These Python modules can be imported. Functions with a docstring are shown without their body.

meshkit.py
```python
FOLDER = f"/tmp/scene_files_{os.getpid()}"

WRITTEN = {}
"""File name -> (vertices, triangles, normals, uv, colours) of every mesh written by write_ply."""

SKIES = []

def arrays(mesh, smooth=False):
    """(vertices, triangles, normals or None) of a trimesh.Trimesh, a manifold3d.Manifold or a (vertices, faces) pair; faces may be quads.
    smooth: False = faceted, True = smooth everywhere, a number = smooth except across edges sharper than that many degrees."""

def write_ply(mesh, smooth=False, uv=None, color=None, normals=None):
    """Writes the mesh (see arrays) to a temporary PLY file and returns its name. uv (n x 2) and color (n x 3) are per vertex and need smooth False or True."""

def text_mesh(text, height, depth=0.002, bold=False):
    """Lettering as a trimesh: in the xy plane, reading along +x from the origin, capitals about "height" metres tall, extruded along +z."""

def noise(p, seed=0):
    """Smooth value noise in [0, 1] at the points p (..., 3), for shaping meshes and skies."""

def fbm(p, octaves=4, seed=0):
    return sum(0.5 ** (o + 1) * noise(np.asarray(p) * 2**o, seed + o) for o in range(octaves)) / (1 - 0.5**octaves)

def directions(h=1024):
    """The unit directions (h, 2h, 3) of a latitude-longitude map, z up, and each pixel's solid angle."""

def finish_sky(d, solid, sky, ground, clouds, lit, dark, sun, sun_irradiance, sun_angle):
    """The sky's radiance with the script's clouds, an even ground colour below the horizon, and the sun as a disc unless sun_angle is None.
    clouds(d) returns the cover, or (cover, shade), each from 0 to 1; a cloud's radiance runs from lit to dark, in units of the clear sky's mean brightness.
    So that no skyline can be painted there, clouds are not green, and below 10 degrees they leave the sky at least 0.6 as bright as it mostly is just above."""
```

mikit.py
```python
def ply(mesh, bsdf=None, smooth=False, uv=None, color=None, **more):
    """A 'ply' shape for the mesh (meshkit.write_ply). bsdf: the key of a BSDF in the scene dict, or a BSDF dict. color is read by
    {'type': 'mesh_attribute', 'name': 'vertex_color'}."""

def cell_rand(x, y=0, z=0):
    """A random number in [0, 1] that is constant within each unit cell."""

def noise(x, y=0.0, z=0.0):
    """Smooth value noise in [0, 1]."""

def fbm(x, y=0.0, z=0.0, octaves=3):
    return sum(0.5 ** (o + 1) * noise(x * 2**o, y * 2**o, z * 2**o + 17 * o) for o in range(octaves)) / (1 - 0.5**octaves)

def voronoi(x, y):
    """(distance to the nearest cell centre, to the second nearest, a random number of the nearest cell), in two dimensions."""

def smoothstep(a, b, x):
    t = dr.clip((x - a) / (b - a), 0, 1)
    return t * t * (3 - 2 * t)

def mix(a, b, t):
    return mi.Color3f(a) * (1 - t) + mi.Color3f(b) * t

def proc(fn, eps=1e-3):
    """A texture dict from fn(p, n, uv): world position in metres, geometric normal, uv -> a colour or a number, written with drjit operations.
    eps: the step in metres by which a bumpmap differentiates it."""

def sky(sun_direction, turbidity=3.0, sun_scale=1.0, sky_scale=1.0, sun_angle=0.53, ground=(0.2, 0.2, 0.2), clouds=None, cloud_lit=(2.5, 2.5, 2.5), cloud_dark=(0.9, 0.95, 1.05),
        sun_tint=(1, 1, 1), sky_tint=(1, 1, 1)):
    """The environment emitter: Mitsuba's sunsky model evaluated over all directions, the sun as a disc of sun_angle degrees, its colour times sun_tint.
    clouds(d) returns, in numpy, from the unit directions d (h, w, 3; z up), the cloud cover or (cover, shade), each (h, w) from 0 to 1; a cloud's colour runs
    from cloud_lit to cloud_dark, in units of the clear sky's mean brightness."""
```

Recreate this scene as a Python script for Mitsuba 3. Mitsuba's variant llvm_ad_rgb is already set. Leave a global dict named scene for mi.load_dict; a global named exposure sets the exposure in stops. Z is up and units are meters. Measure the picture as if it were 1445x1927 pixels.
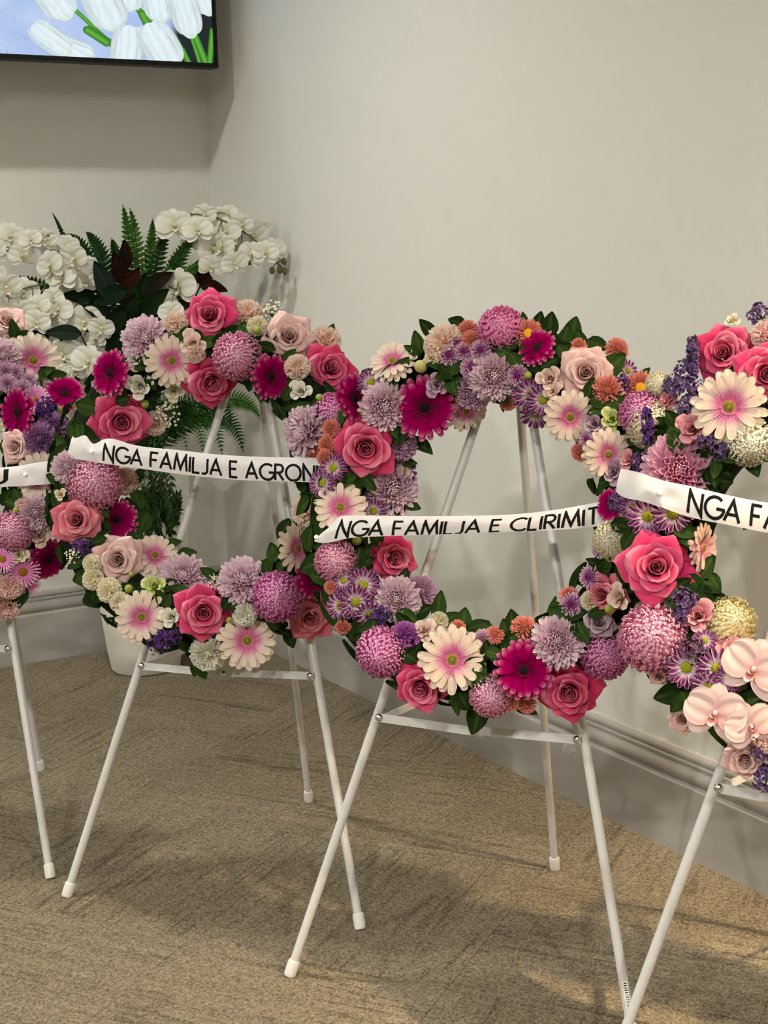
import math, random
import numpy as np
import trimesh
import mitsuba as mi
import drjit as dr
import mikit, meshkit
from mikit import proc, noise, fbm, smoothstep, mix, cell_rand
from scipy.interpolate import CubicSpline
from shapely.geometry import LineString, Polygon, box as sbox
from shapely.ops import unary_union

T4 = mi.ScalarTransform4f
scene, labels = {}, {}
exposure = 2.85

# ------------------------------------------------------------------ camera
CAM = np.array([4.313949, -1.923559, 1.214757])
YAW, PITCH, ROLL, FOCAL = 2.61189, -0.17623, -0.02635, 2740.0
FWD = np.array([math.cos(PITCH) * math.cos(YAW), math.cos(PITCH) * math.sin(YAW), math.sin(PITCH)])
_r = np.cross(FWD, [0, 0, 1]); _r /= np.linalg.norm(_r); _u = np.cross(_r, FWD)
RIGHT, UP = math.cos(ROLL) * _r + math.sin(ROLL) * _u, -math.sin(ROLL) * _r + math.cos(ROLL) * _u
scene['camera'] = {'type': 'perspective', 'fov_axis': 'x', 'fov': 2 * math.degrees(math.atan(722.5 / FOCAL)), 'near_clip': 0.05, 'far_clip': 60.0,
                   'to_world': T4().look_at(origin=CAM.tolist(), target=(CAM + FWD).tolist(), up=UP.tolist())}

# ------------------------------------------------------------------ lights: recessed ceiling downlights, with unseen fill lamps added
CEIL = 2.72
LIGHTS = [  # x, y, radius, radiance
    (1.25, -1.10, .075, (88, 84, 76)), (2.10, -3.05, .075, (20, 19, 17)), (3.70, -0.11, .042, (1900, 1420, 850)),
    (4.60, -3.05, .09, (150, 144, 131)), (1.25, -4.40, .09, (150, 144, 131)), (3.85, -4.40, .09, (150, 144, 131)), (5.60, -1.40, .09, (150, 144, 131))]  # this row: unseen lamps added for ambient and frontal fill

# ------------------------------------------------------------------ helpers
def lin(c):
    c = np.asarray(c, float) / 255.0
    return np.where(c <= .04045, c / 12.92, ((c + .055) / 1.055) ** 2.4)

COUNT = {}
def new_key(base):
    n = COUNT.get(base, 0); COUNT[base] = n + 1
    return base if n == 0 else f'{base}_{n:03d}'

def add(key, shape, M=None):
    """One entry; M is a 4x4 matrix."""
    scene[key] = shape if M is None else {**shape, 'to_world': T4(np.asarray(M, float).tolist())}
    return key

def mat(x, y, z, o):
    M = np.eye(4); M[:3, 0], M[:3, 1], M[:3, 2], M[:3, 3] = x, y, z, o
    return M
def scl(s):
    M = np.eye(4); M[0, 0] = M[1, 1] = M[2, 2] = s
    return M
def rotz(a):
    M = np.eye(4); M[0, 0] = M[1, 1] = math.cos(a); M[0, 1] = -math.sin(a); M[1, 0] = math.sin(a)
    return M
def frame_z(z, o, spin=0.0, s=1.0):
    z = np.asarray(z, float); z = z / np.linalg.norm(z)
    a = np.array([0, 0, 1.0]) if abs(z[2]) < .9 else np.array([1.0, 0, 0])
    x = np.cross(a, z); x /= np.linalg.norm(x); y = np.cross(z, x)
    return mat(x, y, z, o) @ rotz(spin) @ scl(s)

def grid_faces(nu, nv):
    i, j = np.meshgrid(np.arange(nu - 1), np.arange(nv - 1), indexing='ij')
    a = (i * nv + j).ravel()
    return np.vstack([np.stack([a, a + 1, a + nv + 1], 1), np.stack([a, a + nv + 1, a + nv], 1)])

class MB:
    """Collects vertices, faces and vertex colours of one mesh."""
    def __init__(self): self.v, self.f, self.c, self.n = [], [], [], 0
    def add(self, v, f, c=None):
        v = np.asarray(v, float)
        self.v.append(v); self.f.append(np.asarray(f, int) + self.n); self.n += len(v)
        self.c.append(np.broadcast_to(np.asarray(c if c is not None else (1, 1, 1), float), v.shape))
        return self
    def mesh(self): return np.vstack(self.v), np.vstack(self.f)
    def ply(self, bsdf, smooth=True, colour=True):
        return mikit.ply(self.mesh(), bsdf, smooth=smooth, uv=paint(np.vstack(self.c)) if colour else None)

# A mesh's colours lie near a plane in colour space: uv carries the place in that plane, its whole number the mesh's row in PAINT.
PAINT = []
def paint(c):
    m = c.mean(0); d = c - m
    u, sv, vt = np.linalg.svd(d, full_matrices=False) if len(c) > 3 and np.abs(d).max() > 1e-5 else (None, None, np.eye(3)[:2])
    ab = d @ vt[:2].T; lo, hi = ab.min(0), ab.max(0); span = np.maximum(hi - lo, 1e-6)
    q = (ab - lo) / span
    o = m + lo @ vt[:2]
    PAINT.append(np.concatenate([o, vt[0] * span[0], vt[1] * span[1]]) * .775)
    return np.stack([len(PAINT) - 1 + .05 + .9 * q[:, 0], q[:, 1]], 1)
_table = []
def painted(p, n, uv):
    if not _table: _table.append(mi.Float(np.array(PAINT, np.float32).ravel()))
    k = dr.floor(uv.x); a = (uv.x - k - .05) / .9; i = mi.UInt32(dr.maximum(k, 0)) * 9
    g = [dr.gather(mi.Float, _table[0], dr.minimum(i + j, len(PAINT) * 9 - 1)) for j in range(9)]
    return mi.Color3f(*[dr.clip(g[j] + a * g[3 + j] + uv.y * g[6 + j], 0, 1) for j in range(3)])

def tube(path, rad, sides=10, cap=True):
    p = np.asarray(path, float); n = len(p)
    rad = np.broadcast_to(np.asarray(rad, float), (n,))
    t = np.gradient(p, axis=0); t /= np.linalg.norm(t, axis=1, keepdims=True)
    a = np.array([0, 0, 1.0]) if abs(t[0][2]) < .9 else np.array([1.0, 0, 0])
    xs = []
    x = np.cross(a, t[0]); x /= np.linalg.norm(x)
    for k in range(n):
        x = x - t[k] * (x @ t[k]); x /= np.linalg.norm(x); xs.append(x)
    xs = np.array(xs); ys = np.cross(t, xs)
    ang = np.arange(sides) * 2 * np.pi / sides
    v = (p[:, None] + rad[:, None, None] * (np.cos(ang)[None, :, None] * xs[:, None] + np.sin(ang)[None, :, None] * ys[:, None])).reshape(-1, 3)
    f = []
    for k in range(n - 1):
        for j in range(sides):
            a0, a1 = k * sides + j, k * sides + (j + 1) % sides
            f += [[a0, a1, a1 + sides], [a0, a1 + sides, a0 + sides]]
    if cap:
        b = len(v); v = np.vstack([v, p[:1], p[-1:]])
        for j in range(sides):
            f.append([b, (j + 1) % sides, j]); f.append([b + 1, (n - 1) * sides + j, (n - 1) * sides + (j + 1) % sides])
    return v, np.array(f)

def lathe(prof, n=40):
    prof = np.asarray(prof, float); ang = np.arange(n) * 2 * np.pi / n
    v = np.stack([prof[:, None, 0] * np.cos(ang), prof[:, None, 0] * np.sin(ang), np.repeat(prof[:, 1:2], n, 1)], -1).reshape(-1, 3)
    f = []
    for k in range(len(prof) - 1):
        for j in range(n):
            a0, a1 = k * n + j, k * n + (j + 1) % n
            f += [[a0, a1, a1 + n], [a0, a1 + n, a0 + n]]
    return v, np.array(f)

def bar(a, b, wdir, w, th):
    """A flat strip from a to b: width w along wdir, thickness th."""
    a, b, wdir = (np.asarray(q, float) for q in (a, b, wdir))
    t = b - a; L = np.linalg.norm(t); t /= L
    wdir = wdir - t * (wdir @ t); wdir /= np.linalg.norm(wdir); nn = np.cross(t, wdir)
    m = trimesh.creation.box((L, w, th)); v = np.array(m.vertices)
    return (a + b) / 2 + v[:, :1] * t + v[:, 1:2] * wdir + v[:, 2:3] * nn, np.array(m.faces)

# ------------------------------------------------------------------ materials
ATTR = proc(painted)
def rgb(c): return {'type': 'rgb', 'value': [float(x) for x in c]}
scene['m_petal'] = {'type': 'principledthin', 'base_color': ATTR, 'roughness': .75, 'diff_trans': .45, 'eta': 1.25}
scene['m_floret'] = {'type': 'twosided', 'b': {'type': 'principled', 'base_color': ATTR, 'roughness': .85, 'specular': .15}}
scene['m_leaf'] = {'type': 'principledthin', 'base_color': ATTR, 'roughness': .38, 'diff_trans': .25, 'eta': 1.45}
scene['m_solid'] = {'type': 'twosided', 'b': {'type': 'principled', 'base_color': ATTR, 'roughness': .5, 'specular': .4}}
scene['m_enamel'] = {'type': 'twosided', 'b': {'type': 'principled', 'base_color': proc(lambda p, n, uv: mix((.53, .525, .51), (.43, .425, .41), smoothstep(.55, .8, fbm(p.x * 30, p.y * 30, p.z * 9)))), 'roughness': .35, 'specular': .5}}
scene['m_rubber'] = {'type': 'twosided', 'b': {'type': 'principled', 'base_color': rgb((.64, .63, .60)), 'roughness': .6}}
scene['m_steel'] = {'type': 'twosided', 'b': {'type': 'principled', 'base_color': rgb((.62, .61, .58)), 'metallic': 1.0, 'roughness': .22}}
scene['m_satin'] = {'type': 'twosided', 'b': {'type': 'principled', 'base_color': rgb((.57, .555, .555)), 'roughness': .38, 'specular': .55, 'sheen': .4}}
scene['m_ink'] = {'type': 'twosided', 'b': {'type': 'principled', 'base_color': rgb((.006, .007, .006)), 'roughness': .8, 'specular': .1}}
scene['m_pearl'] = {'type': 'principled', 'base_color': rgb((.85, .84, .82)), 'roughness': .15, 'clearcoat': .8}
scene['m_bezel'] = {'type': 'principled', 'base_color': rgb((.004, .004, .0045)), 'roughness': .45, 'specular': .2}
scene['m_pot'] = {'type': 'twosided', 'b': {'type': 'principled', 'roughness': .55, 'specular': .4, 'base_color': proc(lambda p, n, uv: mix((.74, .72, .66), (.60, .585, .53), smoothstep(.45, .75, fbm(p.x * 7, p.y * 7, p.z * 3.2, 4))))}}
def wall_fn(p, n, uv):
    return mix((.632, .636, .592), (.617, .621, .578), fbm(p.x * 3, p.y * 3, p.z * 3))
def wall_bump(p, n, uv):
    return noise(p.x * 420, p.y * 420, p.z * 420)
scene['m_wall'] = {'type': 'twosided', 'b': {'type': 'bumpmap', 'arbitrary': proc(wall_bump, 1e-3), 'scale': .00012, 'b': {'type': 'principled', 'base_color': proc(wall_fn), 'roughness': .6, 'specular': .25}}}
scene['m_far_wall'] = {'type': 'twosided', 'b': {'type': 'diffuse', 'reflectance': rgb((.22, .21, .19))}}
scene['m_ceiling'] = {'type': 'twosided', 'b': {'type': 'diffuse', 'reflectance': rgb((.60, .60, .57))}}
def trim_fn(p, n, uv):
    g = fbm(p.x * 9, p.y * 9, p.z * 22)
    return mix((.345, .33, .305), (.30, .288, .266), smoothstep(.35, .7, g))
scene['m_trim'] = {'type': 'twosided', 'b': {'type': 'principled', 'base_color': proc(trim_fn), 'roughness': .4, 'specular': .4}}
CARPET_ANG = math.radians(125.0)
def carpet(turn):
    ca, sa = math.cos(CARPET_ANG), math.sin(CARPET_ANG)
    def fn(p, n, uv):
        a, b = p.x * ca + p.y * sa, -p.x * sa + p.y * ca
        if turn: a, b = b, -a
        wb = b + .004 * noise(a * 9.0, b * 5.0, 6.0)
        streak = fbm(a * 4.0, wb * 150.0, 3.0, 2)
        line = smoothstep(.62, .86, noise(a * 9 + 11, wb * 120.0, 9.0)) * smoothstep(.35, .65, noise(a * 6, b * 20, 5.0))
        pile = noise(p.x * 520, p.y * 520, 0)
        grit = noise(p.x * 260, p.y * 260, 7.0)
        k = .50 + .30 * (streak - .5) + .85 * (pile - .5) + .60 * (grit - .5) - .30 * line
        return mix((.088, .071, .049), (.275, .232, .166), dr.clip(k, 0, 1))
    return fn
def pile_bump(p, n, uv):
    return noise(p.x * 330, p.y * 330, 0.0) + .6 * noise(p.x * 700, p.y * 700, 2.0)
for t in (0, 1):
    scene[f'm_carpet_{t}'] = {'type': 'bumpmap', 'arbitrary': proc(pile_bump, 6e-4), 'scale': .0012, 'b': {'type': 'diffuse', 'reflectance': proc(carpet(t))}}

# ------------------------------------------------------------------ the room
RX, RY = 7.0, -5.6
def quad(a, b, c, d): return np.array([a, b, c, d], float), np.array([[0, 1, 2], [0, 2, 3]])
def structure(name, shape, M=None):
    add(name, shape, M); labels[name] = {'kind': 'structure'}
def slab(x0, x1, y0, y1, z0, z1):
    m = trimesh.creation.box((x1 - x0, y1 - y0, z1 - z0)); m.apply_translation(((x0 + x1) / 2, (y0 + y1) / 2, (z0 + z1) / 2))
    return m
structure('wall_right', mikit.ply(slab(-.1, RX + .1, 0, .1, 0, CEIL), 'm_wall'))
structure('wall_left', mikit.ply(slab(-.1, 0, RY - .1, 0, 0, CEIL), 'm_wall'))
structure('wall_front', mikit.ply(slab(-.1, RX + .1, RY - .1, RY, 0, CEIL), 'm_far_wall'))
structure('wall_back', mikit.ply(slab(RX, RX + .1, RY, 0, 0, CEIL), 'm_far_wall'))
structure('ceiling', mikit.ply(slab(-.1, RX + .1, RY - .1, .1, CEIL, CEIL + .1), 'm_ceiling'))
structure('floor', mikit.ply(slab(-.1, RX + .1, RY - .1, .1, -.1, -.006), 'm_carpet_0'))
# carpet tiles laid quarter-turned, askew to the walls
room = sbox(0, RY, RX, 0); k = 0
ca, sa = math.cos(CARPET_ANG), math.sin(CARPET_ANG); TS = .5
for i in range(-16, 17):
    for j in range(-16, 17):
        c = [(a * ca - b * sa, a * sa + b * ca) for a, b in ((i * TS, j * TS), (i * TS + TS - .0008, j * TS), (i * TS + TS - .0008, j * TS + TS - .0008), (i * TS, j * TS + TS - .0008))]
        pg = Polygon([(x + 2.0, y - 1.0) for x, y in c]).intersection(room)
        if pg.is_empty or pg.area < 1e-4 or pg.geom_type != 'Polygon': continue
        cx, cy = pg.centroid.x, pg.centroid.y
        d = np.array([cx, cy, 0]) - CAM
        if d @ FWD < .6 or abs(d @ RIGHT) > .42 * (d @ FWD) + .5: continue
        m = trimesh.creation.extrude_polygon(pg, .006, engine='earcut'); m.apply_translation((0, 0, -.006))
        kk = new_key('floor__carpet_tile')
        add(kk, mikit.ply(m, f'm_carpet_{(i + j + (j < 0)) % 2}'))
# the moulded skirting boards, mitred in the corner
PROF = [(0, 0), (.018, 0), (.018, .1450), (.0165, .1478), (.0120, .1490), (.0100, .1525), (.0105, .1560), (.0140, .1600), (.0160, .1660), (.0155, .1740), (.0130, .1820), (.0105, .1875), (.0095, .1905),
        (.0125, .1915), (.0125, .1965), (.0080, .1978), (.0080, .2010), (.0105, .2030), (.0112, .2075), (.0095, .2130), (.0060, .2175), (0, .2190)]
def skirting(along_x):
    v, n = [], len(PROF)
    for end in (0, 1):
        for d, z in PROF:
            far = (RX if along_x else RY) if end else (d if along_x else -d)
            v.append((far, -d, z) if along_x else (d, far, z))
    f = []
    for k in range(n - 1):
        f += [[k, k + 1, n + k + 1], [k, n + k + 1, n + k]]
    return np.array(v, float), np.array(f)
structure('baseboard_right', mikit.ply(skirting(True), 'm_trim', smooth=35))
structure('baseboard_left', mikit.ply(skirting(False), 'm_trim', smooth=35))

# ------------------------------------------------------------------ ceiling lamps
LAMP_LABEL = ['round recessed ceiling downlight over the corner with the television', 'round recessed ceiling downlight in the middle of the room', 'warm recessed ceiling downlight beside the right wall',
              'unseen fill downlight added behind the camera', 'unseen fill downlight added by the left wall', 'unseen fill downlight added near the front wall', 'unseen fill downlight added near the back wall']
for (x, y, r, e), lab in zip(LIGHTS, LAMP_LABEL):
    dp = .085 if y > -.5 else .055 if y > -1.2 else .012
    t = new_key('ceiling_downlight'); labels[t] = {'label': lab, 'category': 'ceiling light', 'group': 'recessed downlights'}
    add(t + '__baffle', mikit.ply(lathe([(r + .002, CEIL - .001), (r + .006, CEIL - dp - .005), (r + .012, CEIL - dp - .007), (r + .014, CEIL - dp), (r + .010, CEIL)], 32), 'm_bezel', smooth=40), mat((1, 0, 0), (0, 1, 0), (0, 0, 1), (x, y, 0)))  # unseen dark sleeve, added to narrow the beam and keep light off the upper wall
    v, f = lathe([(r - .0005, 0), (0.0001, 0)], 32)
    add(t + '__lens', {**mikit.ply((v, f[:, ::-1] if np.cross(v[f[0, 1]] - v[f[0, 0]], v[f[0, 2]] - v[f[0, 0]])[2] > 0 else f), 'm_pearl'), 'emitter': {'type': 'area', 'radiance': rgb(e)}}, mat((1, 0, 0), (0, 1, 0), (0, 0, 1), (x, y, CEIL - .006)))

# ------------------------------------------------------------------ television
TVX, TVR, TVB, TVW, TVH = .28, -.083, 1.757, 1.43, .82
def seg(px, py, ax, ay, bx, by):
    dx, dy = bx - ax, by - ay
    h = dr.clip(((px - ax) * dx + (py - ay) * dy) / (dx * dx + dy * dy), 0, 1)
    return dr.sqrt(dr.square(px - ax - dx * h) + dr.square(py - ay - dy * h)), h
def tulip(px, py, cx, cy, L, Wd, deg):
    """Signed shape of a tulip head lying along deg: (inside, along, across)."""
    c, s = math.cos(math.radians(deg)), math.sin(math.radians(deg))
    a, b = ((px - cx) * c + (py - cy) * s) / L, (-(px - cx) * s + (py - cy) * c) / Wd
    w = dr.select(a < 0, dr.sqrt(dr.maximum(0, 1 - a * a)), dr.sqrt(dr.maximum(0, 1 - dr.abs(a) ** 3)))
    return smoothstep(1.0, .93, dr.abs(b) / dr.maximum(w, .02)) * dr.select(dr.abs(a) < 1, 1.0, 0.0), a, b
TUL = [(262, -6, 34, 27, 96), (142, 12, 42, 30, 58), (222, 22, 44, 33, 66), (310, 6, 40, 25, 82), (392, -2, 30, 19, 70), (358, 24, 46, 26, 78), (255, 96, 46, 27, 100), (168, 100, 36, 20, 20), (134, 84, 38, 22, 38), (313, 86, 46, 33, 62)]
STEM = [(176, 32, 236, 92, 4.5), (196, 62, 240, 92, 7), (192, 64, 222, 84, 8), (240, 58, 284, 96, 3.5), (276, 18, 300, 62, 6), (284, 30, 296, 56, 8), (300, 40, 344, 96, 4), (314, 46, 340, 90, 4), (366, 64, 386, 140, 4), (372, 62, 396, 130, 7), (336, 66, 368, 130, 6), (404, 52, 394, 130, 6), (350, 90, 372, 140, 5)]
def screen(p, n, uv):
    # metres from the panel's lower right corner, in units of about a millimetre and a half
    X = 404.0 + (uv.x - 1.0) * (TVW - .024) * 560.0
    Y = 112.0 - uv.y * (TVH - .025) * 655.0
    g = fbm(X * .02, Y * .02, 3.0, 3)
    col = mix((.33, .46, .80), (.58, .70, .95), g)
    col = mix(col, (.80, .86, 1.0), smoothstep(60, 0, dr.abs(X - 30)) * .35)
    crack = smoothstep(.012, .0, dr.abs(fbm(X * .035, Y * .035, 7.0, 3) - .5)) * smoothstep(260, 40, X)
    col = mix(col, (.25, .33, .62), crack * .5)
    dark = smoothstep(322, 346, X + (Y - 60) * .25)
    col = mix(col, (.012, .018, .022), dark)
    for ax, ay, bx, by, w in STEM:
        d, h = seg(X, Y, ax, ay, bx, by)
        m = smoothstep(w, w - 1.6, d)
        col = mix(col, mix((.14, .48, .04), (.004, .13, .02), dr.clip(d / w, 0, 1)), m)
    for cx, cy, L, Wd, deg in TUL:
        c_, s_ = math.cos(math.radians(deg)), math.sin(math.radians(deg))
        for ox, wk, lk, base in ((-.42, .62, .92, .90), (.46, .58, .90, .84), (.02, .72, 1.0, 1.0)):
            m, a, b = tulip(X, Y, cx - s_ * Wd * ox - c_ * L * (1 - lk), cy + c_ * Wd * ox - s_ * L * (1 - lk), L * lk, Wd * wk, deg)
            rib = .5 + .5 * dr.sin(b * 9 + fbm(a * 3, b * 3, cx, 2) * 5)
            sh = base * (1.0 - .30 * smoothstep(.72, 1.0, dr.abs(b)) - .10 * rib)
            c = mix((.80, .93, .97), (.66, .78, .52), smoothstep(.62, 1.0, a) * .55) * sh
            col = mix(col, c, m)
    return col * 1.0
t = 'television'; labels[t] = {'label': 'wall-mounted television showing white tulips on a blue ground', 'category': 'television'}
b0 = slab(TVX - .045, TVX - .002, TVR - TVW, TVR, TVB, TVB + TVH)
add(t + '__housing', mikit.ply(b0, 'm_bezel'))
add(t + '__bezel', mikit.ply(trimesh.util.concatenate([slab(TVX - .004, TVX + .004, TVR - TVW, TVR, TVB, TVB + .013), slab(TVX - .004, TVX + .004, TVR - TVW, TVR, TVB + TVH - .012, TVB + TVH),
     slab(TVX - .004, TVX + .004, TVR - .012, TVR, TVB + .013, TVB + TVH - .012), slab(TVX - .004, TVX + .004, TVR - TVW, TVR - TVW + .012, TVB + .013, TVB + TVH - .012)]), 'm_bezel'))
sv, sf = quad((TVX, TVR - TVW + .012, TVB + .013), (TVX, TVR - .012, TVB + .013), (TVX, TVR - .012, TVB + TVH - .012), (TVX, TVR - TVW + .012, TVB + TVH - .012))
scene['television__screen'] = {**mikit.ply((sv, sf), 'm_bezel', uv=np.array([[0, 0], [1, 0], [1, 1], [0, 1.0]])), 'emitter': {'type': 'area', 'radiance': proc(lambda p, n, uv: screen(p, n, uv) * .135)}}
labels['television__screen'] = {'label': 'lit screen with white tulips'}
add(t + '__logo_tab', mikit.ply(slab(TVX - .003, TVX + .005, TVR - TVW / 2 - .03, TVR - TVW / 2 + .03, TVB - .009, TVB), 'm_bezel'))
add(t + '__wall_bracket', mikit.ply(trimesh.util.concatenate([slab(.002, .012, TVR - .72, TVR - .40, TVB + .2, TVB + .45), slab(.012, TVX - .045, TVR - .60, TVR - .52, TVB + .28, TVB + .36)]), 'm_bezel'))

# ------------------------------------------------------------------ petals and flowers (unit radius, facing +z)
def petal(L, hw, prof, elev, cup=0., Rc=None, reflex=0., ruff=0., rk=9., rt=1.5, r0=0., z0=0., nu=7, nv=5, seed=0, notch=0., vein=0.):
    """A petal leaving the axis along +x. prof(t) width, elev(t) rise in degrees, cup raises the edges, reflex rolls the outer edges back."""
    t = 1 - (1 - np.linspace(0, 1, nu)) ** 1.5; e = np.radians(np.vectorize(elev)(t))
    dt = np.diff(t, prepend=0)
    r = r0 + np.cumsum(np.cos(e) * dt) * L; z = z0 + np.cumsum(np.sin(e) * dt) * L
    s = np.linspace(-1, 1, nv); Tt, Ss = np.meshgrid(t, s, indexing='ij')
    h = hw * np.vectorize(prof)(t)[:, None]
    rng = np.random.RandomState(seed); ph = rng.rand(4) * 6.28
    lenadj = 1 - notch * (Ss ** 2) * Tt ** 3
    y = h * Ss; off = np.zeros_like(y)
    rr = r0 + (r[:, None] - r0) * lenadj; zz = z0 + (z[:, None] - z0) * lenadj
    if Rc:
        back = Rc * (1 - np.cos(y / Rc)); y = Rc * np.sin(y / Rc); rr = rr - back
    off += cup * hw * Ss ** 2 - reflex * L * np.abs(Ss) ** 3 * np.clip((Tt - .35) / .65, 0, 1) ** 1.5
    off += ruff * L * (np.sin(rk * Ss + ph[0]) + .6 * np.sin(rk * 1.7 * Ss + ph[1])) * Tt ** rt
    off += vein * hw * np.cos(Ss * 9.4) * np.sin(np.pi * Tt)
    x = rr - np.sin(e)[:, None] * off; zz = zz + np.cos(e)[:, None] * off
    return np.stack([x, y, zz], -1).reshape(-1, 3), grid_faces(nu, nv), Tt.ravel(), Ss.ravel()
def rz(v, a):
    c, s = math.cos(a), math.sin(a)
    return np.stack([v[:, 0] * c - v[:, 1] * s, v[:, 0] * s + v[:, 1] * c, v[:, 2]], 1)
def ramp(t, stops):
    xs = [a for a, _ in stops]; cs = np.array([lin(c) for _, c in stops])
    return np.stack([np.interp(t, xs, cs[:, k]) for k in range(3)], -1)

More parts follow.
